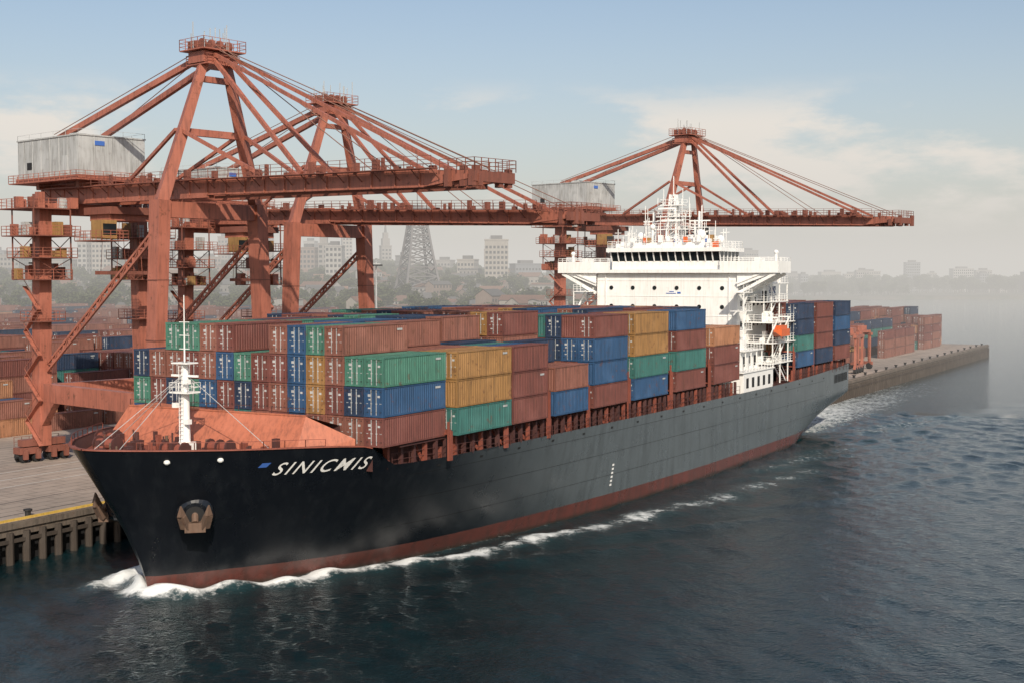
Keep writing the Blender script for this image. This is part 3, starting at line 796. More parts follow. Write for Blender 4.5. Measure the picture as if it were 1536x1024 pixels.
    for sx in (-1,1):
        for y in (0,LY):
            cx = sx*(7.1 if y==0 else 6.6)
            mb.box(cx-2.6,cx+2.6,y-.5,y+.5,1.75,2.5,0)
            for k in (-1.7,1.7):
                mb.box(cx+k-1.3,cx+k+1.3,y-.75,y+.75,.95,1.65,0)
                for j in (-.75,.75):
                    for q in (-.5,.5): mb.cyl((cx+k+j,y+q-.2,.48),(cx+k+j,y+q+.2,.48),.47,1,14)
                    mb.box(cx+k+j-.3,cx+k+j+.3,y-1.0,y-.76,.5,1.3,1)
                    mb.box(cx+k+j-.25,cx+k+j+.25,y+.76,y+1.1,.4,1.5,0)
            mb.rail([(cx-2.7,y-1.1,1.7),(cx+2.7,y-1.1,1.7)],1.0,0,.9,.05,2)
            mb.cyl((cx-3.2,y,.7),(cx-2.7,y,.7),.25,1,8); mb.cyl((cx+2.7,y,.7),(cx+3.2,y,.7),.25,1,8)
    mb.obj('bogies',[M_CRANED,M_DARK],root)
    return root
CROT = math.radians(-131.07)
x,y = W2(31.5,-22.0); build_crane((x,y,QZ),CROT,1.0,1,38.5,29.6,29.3,28.6)
x,y = W2(59.5,-28.0); build_crane((x,y,QZ),CROT,0.96,2,41.0,29.6,28.9,27.6)
x,y = W2(161.0,-22.0); build_crane((x,y,QZ),CROT,1.08,3,40.0,29.6,28.6,27.4)

# ------------------------------------------------------------------ QUAY
def concrete():
    m, nt, out = new_mat('quay_concrete')
    b = nt.nodes.new('ShaderNodeBsdfPrincipled'); b.inputs['Roughness'].default_value = 0.85
    tc = nt.nodes.new('ShaderNodeTexCoord')
    v = tc.outputs['Object']
    n1 = noise(nt, v, 0.05, 6, 0.65); n2 = noise(nt, v, 0.6, 6, 0.7)
    mp = nt.nodes.new('ShaderNodeMapping'); mp.inputs['Scale'].default_value=(0.03,0.5,1); nt.links.new(v,mp.inputs[0])
    n3 = noise(nt, mp.outputs[0], 1.0, 5, 0.7)
    c = mixc(nt, ramp(nt,n1,.35,.65), (0.38,0.31,0.26), (0.27,0.225,0.19))
    c = mixc(nt, ramp(nt,n2,.5,.75,0,.5), c, (0.17,0.145,0.125))
    c = mixc(nt, ramp(nt,n3,.5,.7,0,.6), c, (0.14,0.12,0.11))
    br = nt.nodes.new('ShaderNodeTexBrick'); br.inputs['Scale'].default_value=0.16; br.inputs['Mortar Size'].default_value=0.012
    br.inputs['Color1'].default_value=(1,1,1,1);br.inputs['Color2'].default_value=(.9,.9,.9,1);br.inputs['Mortar'].default_value=(.35,.35,.35,1)
    nt.links.new(v,br.inputs['Vector'])
    c = mixc(nt,0.7,c,br.outputs[0],'MULTIPLY')
    nt.links.new(c,b.inputs['Base Color']); nt.links.new(b.outputs[0],out.inputs[0]); return m
M_CONC = concrete()
M_WALL = paint('quay_wall_wet_concrete',(0.13,0.105,0.085),0.8,0.8,0.3,bump=.8)
M_PILE = paint('timber_piles',(0.05,0.038,0.03),0.8,0.7)
M_LINE = paint('yellow_line_paint',(0.55,0.36,0.07),0.7,0.6)
M_WLINE = paint('white_line_paint',(0.5,0.49,0.46),0.7,0.7)
quay = empty('quay',(BX,BY,0),SHIP_ROT)
edge = [(-260,-17.8),(155,-17.8),(155,3),(343,3),(343,-60),(420,-60),(420,-800),(-260,-800)]
mb = MB()
mb.add([P(s,w,QZ) for s,w in edge],[tuple(range(len(edge)))],0)
for (a,b) in zip(edge[:-4]+[edge[4]],edge[1:-3]+[edge[5]]):
    mb.quad(P(*a,QZ),P(*b,QZ),P(*b,QZ-1.2),P(*a,QZ-1.2),1)
mb.obj('deck_slab',[M_CONC,M_WALL],quay)
mb = MB()
def pile_run(a,b,nx,nw,step=1.7):
    a=Vector((a[0],a[1])); b=Vector((b[0],b[1])); L=(b-a).length; n=int(L/step)
    inn = Vector((nx,nw))*-1.0
    mb.quad(P(*(a+inn),QZ-1.2),P(*(b+inn),QZ-1.2),P(*(b+inn),-3),P(*(a+inn),-3),1)
    for i in range(n):
        p=a.lerp(b,(i+.5)/n)+Vector((nx,nw))*.02
        mb.cyl(P(p.x,p.y,-3),P(p.x,p.y,QZ-.9),.34,0,8)
    out=Vector((nx,nw))*.06
    mb.beam(P(*(a+out),QZ-.35),P(*(b+out),QZ-.35),.25,.5,2)
    mb.beam(P(*(a+out*2),QZ-1.6),P(*(b+out*2),QZ-1.6),.25,.3,0)
pile_run((-120,-17.8),(155,-17.8),0,1); pile_run((155,3),(343,3),0,1); pile_run((343,3),(343,-60),1,0)
mb.obj('fender_piles',[M_PILE,M_DARK,M_WALL],quay)
mb = MB()
mb.quad(P(-260,-18.35,QZ+.005),P(155,-18.35,QZ+.005),P(155,-18.8,QZ+.005),P(-260,-18.8,QZ+.005),0)
mb.box(-260,155,17.93,18.21,QZ,QZ+.18,0)
mb.box(155,343,-2.86,-2.58,QZ,QZ+.18,3)
for w in (-20.3,-25.6):
    mb.quad(P(-260,w,QZ+.005),P(155,w,QZ+.005),P(155,w-.14,QZ+.005),P(-260,w-.14,QZ+.005),2)
for w in (-33,-37,-41):
    mb.quad(P(-260,w,QZ+.005),P(330,w,QZ+.005),P(330,w-.2,QZ+.005),P(-260,w-.2,QZ+.005),1)
for s in np.arange(-40,340,9):
    w=-18.9 if s<150 else 1.9
    mb.cyl(P(s,w,QZ),P(s,w,QZ+.55),.25,2,10); mb.cyl(P(s,w,QZ+.45),P(s,w,QZ+.6),.38,2,10)
mb.obj('markings_and_bollards',[M_LINE,M_WLINE,M_DARK,M_WALL],quay)

variants = []
yr = random.Random(77)
ywts = ['maroon']*8+['brown']*8+['blue']*1+['navy']*2+['teal']+['tan']*3
for k in range(12):
    mb = MB()
    for row in range(4):
        h = yr.choice([0,1,2,2,3,3,4]) if k<8 else yr.choice([3,4,5,5])
        for t in range(h):
            container_into(mb,10.4,PN.index(yr.choice(ywts)),0,(row-1.5)*2.0,t*2.28,seed=yr.randint(0,99))
    variants.append(mb.mesh('container_block',CMATS))
def place_block(s,w,k):
    x,y = W2(s,w)
    ob = bpy.data.objects.new('shipping_container_stack',variants[k]); scene.collection.objects.link(ob)
    ob.location=(x,y,QZ); ob.rotation_euler=(0,0,SHIP_ROT)
for s in np.arange(18,335,11.6):
    w=-68.0; c=0
    while w>-420:
        x,y=W2(s,w)
        ok = y>150 and abs(x)<0.44*y+20 and y<560
        if ok and yr.random()<.86: place_block(s+yr.uniform(-.2,.2),w,yr.randint(0,7))
        w-= 8.8; c+=1
        if c%4==0: w-=9
for s in np.arange(232,338,11.4):
    for w in (-12,-21,-30,-39,-48):
        if w==-12 and yr.random()<.5: continue
        place_block(s,w,yr.randint(8,11) if (w<-15 and yr.random()<.8) else yr.randint(0,7))
for s in np.arange(175,232,11.4):
    for w in (-39,-48,-57): 
        if yr.random()<.7: place_block(s,w,yr.randint(0,7))

def carrier(s,w,rot):
    x,y=W2(s,w); root=empty('straddle_carrier',(x,y,QZ),SHIP_ROT+rot)
    mb=MB()
    for sx in (-1,1):
        mb.box(-4.2,4.2,*sorted((sx*1.9,sx*2.4)),1.0,1.7,0)
        for x_ in (-3.4,3.4): mb.beam((x_,sx*2.15,1.5),(x_,sx*2.15,7.6),.5,.5,0)
        for x_ in (-3.4,-1.2,1.2,3.4): mb.cyl((x_,sx*1.85,.7),(x_,sx*2.45,.7),.7,1,14)
        mb.box(-4,4,*sorted((sx*1.8,sx*2.5)),7.5,8.1,0)
    for x_ in (-3.4,0,3.4): mb.box(x_-.3,x_+.3,-2.2,2.2,8.1,8.6,0)
    mb.box(2.6,4.6,.6,2.2,6.0,7.5,2); mb.box(-3,0,-1.6,1.6,8.6,9.6,0); mb.box(-2.8,2.8,-1.1,1.1,4.6,5.0,3)
    mb.box(-3,3,-.9,.9,2.3,4.5,4)
    mb.obj('chassis',[M_CRANE,M_DARK,M_GLASS,M_YEL,CM['brown']],root)
carrier(208,-3,.05); carrier(221,-6,1.2); carrier(60,-52,.1); carrier(8,-58,.3)
def mast(s,w,h):
    x,y=W2(s,w); root=empty('high_mast_light',(x,y,QZ)); mb=MB()
    mb.cyl((0,0,0),(0,0,h),.35,0,8,.15); mb.cyl((0,0,h-.6),(0,0,h-.3),1.4,0,12)
    for i in range(8):
        t=i*math.pi/4; mb.box(1.3*math.cos(t)-.3,1.3*math.cos(t)+.3,1.3*math.sin(t)-.3,1.3*math.sin(t)+.3,h-1.0,h-.6,1)
    mb.obj('pole',[M_STEEL,M_DARK],root)
for s,w,h in ((120,-150,24),(60,-190,24),(200,-120,24),(250,-200,25),(290,-55,22),(160,-260,25)): mast(s,w,h)

# ------------------------------------------------------------------ LAND
def sm(t): t=np.clip(t,0,1); return t*t*(3-2*t)
def land_h(X,Y):
    return 3.3 + 19*sm((Y-480)/500)*sm((190-X)/320+0.0) + 1.6*np.sin(X*.013+1)*np.sin(Y*.009)*sm((Y-600)/300) + 9*sm((Y-1650)/400)
def xmax(Y):
    return np.interp(Y,[420,430,900,1300,1400,1480,2200,20000],[70,86,150,240,420,1300,6000,30000])
ys_=np.concatenate([np.arange(420,1700,20),1700*1.08**np.arange(0,34)])
fr=np.linspace(0,1,90)
vs=[];fs=[]
for Y in ys_:
    xm=float(xmax(Y)); xl=-max(900,Y*1.2)
    for f in fr:
        X=xl+(xm-xl)*f
        z=float(land_h(X,Y)); 
        if f>0.99: z=-1.5
        vs.append((X,Y,z))
n=len(fr)
for i in range(len(ys_)-1):
    for j in range(n-1): fs.append((i*n+j,i*n+j+1,(i+1)*n+j+1,(i+1)*n+j))
mb=MB(); mb.add(vs,fs,0)
m,nt,out=new_mat('land_ground'); b=nt.nodes.new('ShaderNodeBsdfPrincipled'); b.inputs['Roughness'].default_value=.95
v=scaled_pos(nt,1,1,1)
c=mixc(nt,ramp(nt,noise(nt,v,.02,6,.7),.4,.6),(0.04,0.05,0.03),(0.10,0.085,0.07)); nt.links.new(c,b.inputs[0]); nt.links.new(b.outputs[0],out.inputs[0])
mb.obj('land',[m],smooth=True)

def leafmat(name,c1,c2):
    m,nt,out=new_mat(name); b=nt.nodes.new('ShaderNodeBsdfPrincipled'); b.inputs['Roughness'].default_value=.8
    b.inputs['Specular IOR Level'].default_value=.2
    v=scaled_pos(nt,1,1,1); c=mixc(nt,noise(nt,v,.5,2),c1,c2); nt.links.new(c,b.inputs[0]); nt.links.new(b.outputs[0],out.inputs[0]); return m
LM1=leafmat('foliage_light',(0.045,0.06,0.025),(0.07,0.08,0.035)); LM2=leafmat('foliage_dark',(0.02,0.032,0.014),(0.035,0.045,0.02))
M_BARK=paint('bark',(0.06,0.045,0.035),.9,.4)
tvars=[]
for k in range(6):
    tr=random.Random(100+k); mb=MB()
    mb.cyl((0,0,-.5),(0,0,4.5),.3,2,6,.16)
    R=tr.uniform(2.6,3.8)
    cl=[]
    for i in range(11):
        a=tr.uniform(0,6.28); rr=tr.uniform(0,R*.75); z=tr.uniform(3.2,8.6); 
        cl.append((rr*math.cos(a)*(1-.35*(z-3)/6),rr*math.sin(a)*(1-.35*(z-3)/6),z,tr.uniform(1.0,1.8)))
        mb.cyl((0,0,2.4),cl[-1][:3],.1,2,4,.03)
    for (cx,cy,cz,cr_) in cl:
        for i in range(46):
            d=Vector((tr.gauss(0,1),tr.gauss(0,1),tr.gauss(0,.8))).normalized()*cr_*tr.uniform(.55,1.08)
            c=Vector((cx,cy,cz))+d; u=Vector((tr.gauss(0,1),tr.gauss(0,1),tr.gauss(0,1))).normalized(); w_=u.cross(Vector((tr.gauss(0,1),tr.gauss(0,1),tr.gauss(0,1)))).normalized()
            s_=tr.uniform(.25,.5)
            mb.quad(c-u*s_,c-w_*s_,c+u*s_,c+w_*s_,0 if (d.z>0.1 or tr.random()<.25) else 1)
    tvars.append(mb.mesh('tree_crown',[LM1,LM2,M_BARK]))
trees=empty('distant_trees')
tr=random.Random(9); cnt=0
def put_tree(X,Y,sc):
    ob=bpy.data.objects.new('tree',tvars[tr.randint(0,5)]); scene.collection.objects.link(ob); ob.parent=trees
    ob.location=(X,Y,float(land_h(X,Y))-.4); ob.rotation_euler=(0,0,tr.uniform(0,6.28)); ob.scale=(sc*tr.uniform(.9,1.5),sc*tr.uniform(.9,1.5),sc)
while cnt<2600:
    Y=430+1150*tr.random()**1.15; X=tr.uniform(-.45,.30)*Y
    if X>xmax(Y)-8: continue
    if Y<620 and X>-40 and tr.random()<.5: continue
    x_=X-BX;y_=Y-BY; s=x_*AX+y_*AY; w=x_*AY-y_*AX
    if s<345 and w>-425 and Y<560: continue
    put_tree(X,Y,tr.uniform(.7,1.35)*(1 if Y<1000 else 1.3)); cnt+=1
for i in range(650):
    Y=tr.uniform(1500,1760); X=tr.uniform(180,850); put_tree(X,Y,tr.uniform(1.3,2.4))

WALLS=[paint('render_wall_%d'%i,c,.85,.4) for i,c in enumerate([(0.29,0.265,0.235),(0.22,0.205,0.19),(0.20,0.15,0.125),(0.31,0.30,0.285),(0.14,0.15,0.17)])]
ROOFS=[paint('roof_tiles_%d'%i,c,.85,.4) for i,c in enumerate([(0.15,0.08,0.058),(0.09,0.088,0.09),(0.18,0.10,0.07)])]
M_WIN=paint('distant_windows',(0.02,0.025,0.035),.2,.2)
hr=random.Random(31)
hm=MB()
for i in range(1900):
    Y=440+1000*hr.random()**1.1; X=hr.uniform(-.45,.18)*Y
    if X>xmax(Y)-12: continue
    x_=X-BX;y_=Y-BY; s=x_*AX+y_*AY; w=x_*AY-y_*AX
    if s<345 and w>-425 and Y<570: continue
    z=float(land_h(X,Y))-.5; a=hr.choice([.3,.9,1.06,-.5])+hr.uniform(-.1,.1)
    L,D,Hh=hr.uniform(5,12),hr.uniform(5,8),hr.uniform(3.5,7)
    if hr.random()<.15: L*=1.8; Hh*=1.8
    ca,sa=math.cos(a),math.sin(a)
    def T(px,py,pz): return (X+px*ca-py*sa,Y+px*sa+py*ca,z+pz)
    wi=hr.randint(0,4); ri=5+hr.randint(0,2)
    h1=Hh; rf=D*.34 if hr.random()<.6 else .4
    p=[T(-L/2,-D/2,0),T(L/2,-D/2,0),T(L/2,D/2,0),T(-L/2,D/2,0),T(-L/2,-D/2,h1),T(L/2,-D/2,h1),T(L/2,D/2,h1),T(-L/2,D/2,h1),T(-L/2,0,h1+rf),T(L/2,0,h1+rf)]
    hm.add(p,[(0,1,5,4),(1,2,6,5),(2,3,7,6),(3,0,4,7),(4,8,7),(5,6,9)],wi)
    e=.4
    q=[T(-L/2-e,-D/2-e,h1-.2),T(L/2+e,-D/2-e,h1-.2),T(L/2+e,0,h1+rf+.05),T(-L/2-e,0,h1+rf+.05),T(L/2+e,D/2+e,h1-.2),T(-L/2-e,D/2+e,h1-.2)]
    hm.add(q,[(0,1,2,3),(3,2,4,5)],ri)
    for fl in range(int(Hh//2.8)):
        k=int(L//2.6)
        for j in range(k):
            xx=-L/2+(j+.5)*L/k-.5; zz=1+fl*2.8
            hm.quad(T(xx,-D/2-.05,zz),T(xx+1,-D/2-.05,zz),T(xx+1,-D/2-.05,zz+1.3),T(xx,-D/2-.05,zz+1.3),8)
        for j in range(int(D//3)):
            yy=-D/2+(j+.5)*D/int(D//3)-.5; zz=1+fl*2.8
            hm.quad(T(L/2+.05,yy,zz),T(L/2+.05,yy+1,zz),T(L/2+.05,yy+1,zz+1.3),T(L/2+.05,yy,zz+1.3),8)
hm.obj('distant_houses',WALLS+ROOFS+[M_WIN])

def tower(name,X,Y,w,top,style=0,d=None,wi=None,rot=None):
    z0=float(land_h(X,Y))-1; h=max(6,top-z0); d=d or w*.9; mb=MB()
    wi=hr.randint(0,4) if wi is None else wi
    mb.box(-w/2,w/2,-d/2,d/2,0,h,0)
    nf=int(h/3.3)
    for f in range(nf):
        z=1.2+f*3.3
        k=max(2,int(w/2.4))
        for j in range(k):
            x0=-w/2+(j+.5)*w/k-w/k*.3
            mb.quad((x0,-d/2-.06,z),(x0+w/k*.6,-d/2-.06,z),(x0+w/k*.6,-d/2-.06,z+1.7),(x0,-d/2-.06,z+1.7),1)
        k2=max(2,int(d/2.4))
        for j in range(k2):
            y0=-d/2+(j+.5)*d/k2-d/k2*.3
            for sx in (-1,1): mb.quad((sx*(w/2+.06),y0,z),(sx*(w/2+.06),y0+d/k2*.6,z),(sx*(w/2+.06),y0+d/k2*.6,z+1.7),(sx*(w/2+.06),y0,z+1.7),1)
    mb.box(-w/2-.3,w/2+.3,-d/2-.3,d/2+.3,h,h+.8,0)
    mb.box(-w/4,w/4,-d/4,d/4,h+.8,h+3.2,2)
    if style==1:
        mb.box(-w*.36,w*.36,-d*.36,d*.36,h+.8,h+7,0); mb.box(-w*.24,w*.24,-d*.24,d*.24,h+7,h+12,0)
        mb.cyl((0,0,h+12),(0,0,h+24),w*.14,2,8,.1)
    if style==2:
        mb.beam((0,0,h+3),(0,0,h+12),.5,.5,2); mb.beam((w*.3,0,h+.8),(w*.3,0,h+6),.3,.3,2)
    mb.obj(name,[WALLS[wi],M_WIN,ROOFS[1]],loc=(X,Y,z0),rot=hr.uniform(-.3,.5) if rot is None else rot)
for (X,Y,w,top,st) in ((-291,900,7,49,0),(-279,905,13,53,0),(-268,950,8,47,2),(-261,1000,11,53,2),(-187,900,6,48,0),(-166,1000,6,56,2),(-138,900,11,43,0),
    (-128,900,7,46,1),(-107,800,10,42,0),(-30,900,12,35,0),(-10,850,15,47,0),(217,1400,9,52,2),(-56,1100,14,37,0),(-229,1000,15,38,0),(-310,900,22,35,0),(-340,900,16,38,0),
    (10,1000,20,33,0),(40,1100,20,33,0),(-85,1050,12,40,0),(-205,1050,9,48,0),(-240,900,9,45,0),(60,1000,12,35,0),(-160,850,12,37,0),(-330,1050,12,50,2),(-390,1000,14,43,0),(100,1250,16,38,0),(-20,1200,10,48,2),
    (-250,1150,9,58,2),(-175,1150,10,54,0),(-150,1200,9,62,2),(-110,1150,9,50,1),(-300,1200,12,62,0),(-220,1200,8,60,1)):
    tower('office_building' if w<12 else 'apartment_building',X,Y,w,top,st)
for i in range(50):
    Y=hr.uniform(1520,1900); X=hr.uniform(180,820)*Y/1700; w=hr.uniform(8,26); tower('apartment_building',X,Y,w,hr.uniform(16,34)*(1.6 if hr.random()<.12 else 1),0)

root=empty('lattice_tower',(-50,700,12),.4); mb=MB()
def lw(z): return 7.6*(1-z/52)**1.25+2.8 if z<38 else 7.6*(1-38/52)**1.25+2.8
lv=[0,6,12,17,22,26.5,30.5,34,38,42,46]
for a,b in zip(lv[:-1],lv[1:]):
    ka,kb=lw(a),lw(b); C=[(-1,-1),(1,-1),(1,1),(-1,1)]
    for i in range(4):
        p,q=C[i],C[(i+1)%4]
        mb.beam((p[0]*ka,p[1]*ka,a),(p[0]*kb,p[1]*kb,b),1.1,1.1,0)
        mb.beam((p[0]*kb,p[1]*kb,b),(q[0]*kb,q[1]*kb,b),.5,.6,0)
        mb.beam((p[0]*ka,p[1]*ka,a),(q[0]*kb,q[1]*kb,b),.5,.5,0); mb.beam((q[0]*ka,q[1]*ka,a),(p[0]*kb,p[1]*kb,b),.5,.5,0)
k=lw(46)+.8; mb.box(-k,k,-k,k,46,46.8,0); mb.rail([(-k,-k,46.8),(k,-k,46.8),(k,k,46.8),(-k,k,46.8),(-k,-k,46.8)],1.4,0,1.5,.2,2)
mb.box(-k*.5,k*.5,-k*.5,k*.5,46.8,49.5,0); mb.beam((0,0,49.5),(0,0,57),.4,.4,0)
mb.obj('steelwork',[paint('tower_steel',(0.13,0.125,0.13),.6,.4)],root)

# ------------------------------------------------------------------ WATER
wr=np.random.RandomState(4)
th=np.radians(np.concatenate([np.arange(-26,26,0.08),np.arange(26,334,4.0)]))
rr=np.concatenate([[0.5,4,10,20,30,40,50,58],np.arange(64,240,0.36),240*1.03**np.arange(0,164)])
NT,NR=len(th),len(rr)
TH,RR=np.meshgrid(th,rr)
X=RR*np.sin(TH);Y=RR*np.cos(TH)
Z=np.zeros_like(X)
sp_=np.maximum(np.gradient(rr)[:,None]*np.ones_like(X), RR*0.0014)
for i in range(90):
    lam=0.9*(8/0.9)**(wr.rand()); ang=math.radians(205)+wr.randn()*0.6
    k=2*math.pi/lam; amp=0.0038*lam**0.75*(0.6+0.8*wr.rand())
    att=np.clip((lam/sp_-2.5)/3,0,1)
    ph=k*(X*math.cos(ang)+Y*math.sin(ang))+wr.rand()*6.28
    Z+=amp*att*np.sin(ph+0.35*np.sin(ph*0.37+i))
patch=0.8+0.35*np.sin(X*.031+1.3*np.sin(Y*.017))*np.sin(Y*.023+X*.011+2)
Z*=patch
S=(X-BX)*AX+(Y-BY)*AY; Wd=(X-BX)*AY-(Y-BY)*AX
aw=np.abs(Wd)
hb=np.where(S<0,0,f_wl(np.clip(S,0,142)))
d=np.where(S<0,np.hypot(S,Wd),aw-hb)
foam=np.zeros_like(X)
on=(S>-2.5)&(S<125)&(d>-1)&(d<40)
sc=np.clip(S,0,200)
mod=0.88+0.16*np.sin(S*.8+1.1*np.sin(S*.31))+.08*np.sin(S*2.3+aw)
dc=0.6+0.10*sc+0.45*np.sin(S*.33)+.3*np.sin(S*.83+1)
crest=np.exp(-((d-dc)/(0.9+.032*sc))**2)
Z+=on*crest*0.8*np.exp(-sc/26)*(0.8+.3*np.sin(S*1.7))
foam=np.maximum(foam,on*crest*(1.05*np.exp(-sc/95)+.04)*mod)
inner=np.clip(1-d/np.maximum(dc,.3),0,1)*(d>-1)
foam=np.maximum(foam,on*inner*0.74*np.exp(-sc/60))
foam=np.maximum(foam,on*(d>dc)*np.exp(-(d-dc)/3.6)*0.74*np.exp(-sc/90)*mod)
spl=np.exp(-(((S+0.2)/1.8)**2+((aw-0.9)/1.5)**2)); foam=np.maximum(foam,spl*1.1); Z+=spl*.4
spl=np.exp(-(((S-3.5)/5.5)**2+((Wd+4.8)/2.2)**2)); foam=np.maximum(foam,spl*1.15); Z+=spl*.8*(1+.3*np.sin(X*2.1)*np.sin(Y*1.7))
for sd in (1,-1):
    ww=sd*Wd
    line=ww-(9+0.33*S)
    env=np.exp(-(line/7.0)**2)*np.clip((S-5)/25,0,1)*np.exp(-np.clip(S-30,0,999)/170)
    ph=(S*0.62-ww*0.78)*(2*math.pi/7.5)
    Z+=(S>0)*env*0.13*np.sin(ph)
    ph2=(S*0.5-ww*0.86)*(2*math.pi/4.2)
    Z+=(S>0)*env*0.05*np.sin(ph2)
    line2=ww-(15.5+0.30*(S-120)); env2=np.exp(-(line2/6.0)**2)*np.clip((S-118)/15,0,1)*np.exp(-np.clip(S-120,0,999)/160)
    Z+=env2*0.22*np.sin((S*.62-ww*.78)*(2*math.pi/6.5)); foam=np.maximum(foam,env2*.55)
    line3=ww-(15+0.16*(S-60)); env3=np.exp(-(line3/5.0)**2)*np.clip((S-60)/30,0,1)*np.exp(-np.clip(S-100,0,999)/120)
    Z+=env3*0.12*np.sin((S*.55-ww*.83)*(2*math.pi/5.2)); foam=np.maximum(foam,env3*.45)
sw=np.clip((S-119)/8,0,1)*np.exp(-np.clip(S-124,0,999)/150)
band=np.exp(-(aw/(15+.08*np.clip(S-120,0,999)))**4)
foam=np.maximum(foam,sw*band*.86)
Z+=sw*band*.14*np.sin(S*1.3+2*np.sin(Wd*.7))*np.clip((3/sp_),0,1)
foam=np.maximum(foam,np.exp(-((Wd-3.3)/.6)**2)*(S>155)*(S<344)*.35)
Z=np.where((S>8)&(S<118)&(aw<hb-1.0),-1.5,Z)
foam=np.clip(foam,0,1)
co=np.stack([X,Y,Z],-1).reshape(-1,3)
idx=np.arange(NR*NT).reshape(NR,NT)
a=idx[:-1,:];b=np.roll(idx,-1,axis=1)[:-1,:];c_=np.roll(idx,-1,axis=1)[1:,:];d_=idx[1:,:]
quads=np.stack([a,d_,c_,b],-1).reshape(-1,4)
me=bpy.data.meshes.new('water')
me.vertices.add(len(co));me.vertices.foreach_set('co',co.astype(np.float32).ravel())
me.loops.add(quads.size);me.loops.foreach_set('vertex_index',quads.astype(np.int32).ravel())
me.polygons.add(len(quads));me.polygons.foreach_set('loop_start',np.arange(0,quads.size,4,dtype=np.int32));me.polygons.foreach_set('loop_total',np.full(len(quads),4,dtype=np.int32))
me.polygons.foreach_set('use_smooth',np.ones(len(quads),dtype=bool))
me.update(calc_edges=True)
at=me.attributes.new('foam','FLOAT','POINT');at.data.foreach_set('value',foam.astype(np.float32).ravel())
m,nt,out=new_mat('sea_water'); b=nt.nodes.new('ShaderNodeBsdfPrincipled')
v=scaled_pos(nt,1,1,1)
fa=nt.nodes.new('ShaderNodeAttribute');fa.attribute_name='foam'
n1=noise(nt,v,1.3,7,.75);n2=noise(nt,v,.22,4,.6)
nn=math2(nt,'ADD',math2(nt,'MULTIPLY',n1,1.15),math2(nt,'MULTIPLY',n2,.35))
fm=math2(nt,'SUBTRACT',math2(nt,'ADD',fa.outputs['Fac'],nn),1.22)
ff=ramp(nt,fm,-.04,.34,0,.95)
ff=math2(nt,'MULTIPLY',ff,ramp(nt,fa.outputs['Fac'],.12,.40))
deep=mixc(nt,ramp(nt,n2,.35,.65),(0.003,0.0125,0.016),(0.005,0.019,0.023))
turb=mixc(nt,ramp(nt,fa.outputs['Fac'],.1,.9,0,.6),deep,(0.05,0.10,0.11))
c=mixc(nt,ff,turb,(0.70,0.72,0.72))
nt.links.new(c,b.inputs['Base Color'])
nt.links.new(ramp(nt,ff,0,.6,.05,.65),b.inputs['Roughness'])
b.inputs['IOR'].default_value=1.333
h1=noise(nt,v,3.2,4,.6);h2=noise(nt,v,1.1,3,.5)
hh=math2(nt,'ADD',math2(nt,'MULTIPLY',h1,.34),math2(nt,'MULTIPLY',h2,.40))
hh=math2(nt,'ADD',hh,math2(nt,'MULTIPLY',ff,.3))
bp=nt.nodes.new('ShaderNodeBump');bp.inputs['Strength'].default_value=1.0;bp.inputs['Distance'].default_value=.26
nt.links.new(hh,bp.inputs['Height']);nt.links.new(bp.outputs[0],b.inputs['Normal'])
nt.links.new(b.outputs[0],out.inputs[0]); me.materials.append(m)
ob=bpy.data.objects.new('water',me);scene.collection.objects.link(ob)

# ------------------------------------------------------------------ HAZE bank over the harbour and town (absorbing box; its emission stands in for scattered light)
SIG=0.00105
mb=MB(); mb.box(-16000,16000,245,24000,-6,105,0)
m,nt,out=new_mat('haze_glow')
va=nt.nodes.new('ShaderNodeVolumeAbsorption');va.inputs['Color'].default_value=(0,0,0,1);va.inputs['Density'].default_value=SIG
em=nt.nodes.new('ShaderNodeEmission');em.inputs['Color'].default_value=(0.66,0.635,0.595,1);em.inputs['Strength'].default_value=SIG
ad=nt.nodes.new('ShaderNodeAddShader');nt.links.new(va.outputs[0],ad.inputs[0]);nt.links.new(em.outputs[0],ad.inputs[1])
nt.links.new(ad.outputs[0],out.inputs['Volume'])
mb.obj('haze',[m])

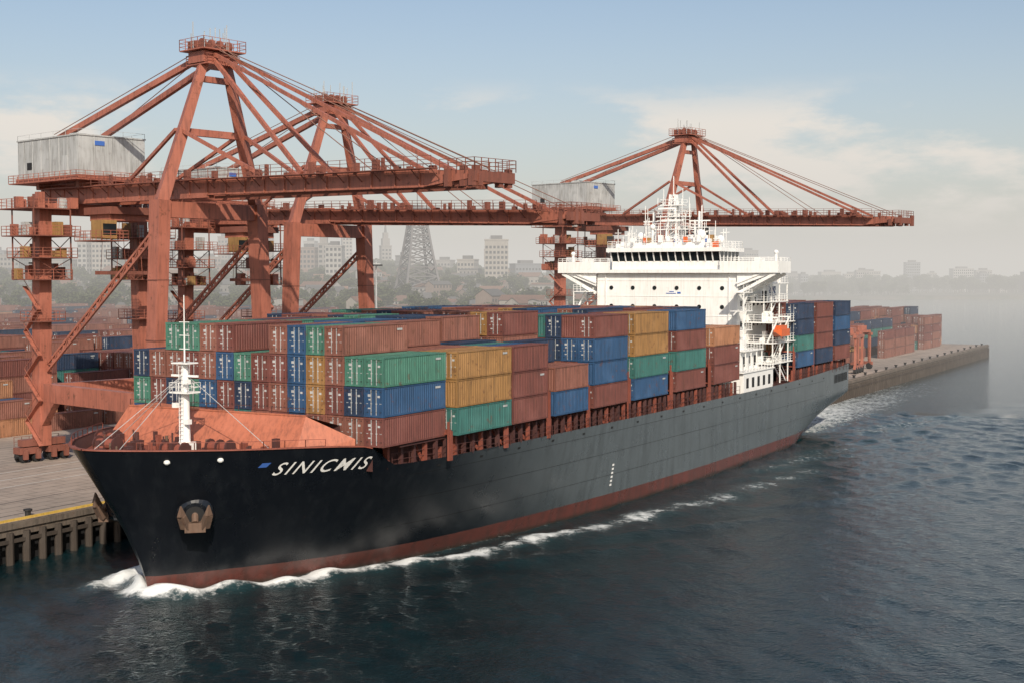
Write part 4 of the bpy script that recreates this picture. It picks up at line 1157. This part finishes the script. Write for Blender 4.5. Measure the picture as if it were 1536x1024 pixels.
# ------------------------------------------------------------------ SKY + SUN
EL=math.radians(34); AZ=math.radians(170)
world=bpy.data.worlds.new('World');scene.world=world;world.use_nodes=True
nt=world.node_tree;nt.nodes.clear()
out=nt.nodes.new('ShaderNodeOutputWorld');bg=nt.nodes.new('ShaderNodeBackground')
sky=nt.nodes.new('ShaderNodeTexSky');sky.sky_type='NISHITA';sky.sun_disc=False;sky.sun_elevation=EL;sky.sun_rotation=AZ
sky.air_density=1.0;sky.dust_density=2.0;sky.ozone_density=1.0
tc=nt.nodes.new('ShaderNodeTexCoord')
mp=nt.nodes.new('ShaderNodeMapping');mp.inputs['Scale'].default_value=(1,1,3.0);nt.links.new(tc.outputs['Generated'],mp.inputs[0])
n1=nt.nodes.new('ShaderNodeTexNoise');n1.inputs['Scale'].default_value=6.5;n1.inputs['Detail'].default_value=10;n1.inputs['Roughness'].default_value=.6;nt.links.new(mp.outputs[0],n1.inputs['Vector'])
sx=nt.nodes.new('ShaderNodeSeparateXYZ');nt.links.new(tc.outputs['Generated'],sx.inputs[0])
band=math2(nt,'MULTIPLY',ramp(nt,sx.outputs[2],.01,.06),ramp(nt,sx.outputs[2],.150,.110))
right=math2(nt,'MULTIPLY',ramp(nt,sx.outputs[0],.03,.14),ramp(nt,sx.outputs[0],.36,.24))
left=ramp(nt,sx.outputs[0],-.20,-.34)
nz=math2(nt,'ADD',n1.outputs[0],math2(nt,'MULTIPLY',math2(nt,'ADD',right,left),.15))
cf=math2(nt,'MULTIPLY',ramp(nt,nz,.54,.70,0,.95),band)
c=mixc(nt,cf,sky.outputs[0],(7.6,7.0,6.3))
nt.links.new(c,bg.inputs[0]);bg.inputs[1].default_value=.118;nt.links.new(bg.outputs[0],out.inputs[0])
sl=bpy.data.lights.new('sun','SUN');sl.energy=4.6;sl.angle=math.radians(.6);sl.color=(1,.90,.76)
so=bpy.data.objects.new('sun',sl);scene.collection.objects.link(so)
dv=Vector((math.sin(AZ)*math.cos(EL),math.cos(AZ)*math.cos(EL),math.sin(EL)))
so.rotation_euler=dv.to_track_quat('Z','Y').to_euler()

cam=bpy.data.cameras.new('camera');cam.sensor_width=36;cam.lens=1980/1536*36;cam.clip_start=.5;cam.clip_end=60000
co_=bpy.data.objects.new('camera',cam);scene.collection.objects.link(co_)
co_.location=(0,0,24);co_.rotation_euler=(math.radians(90-2.804),0,0)
scene.camera=co_
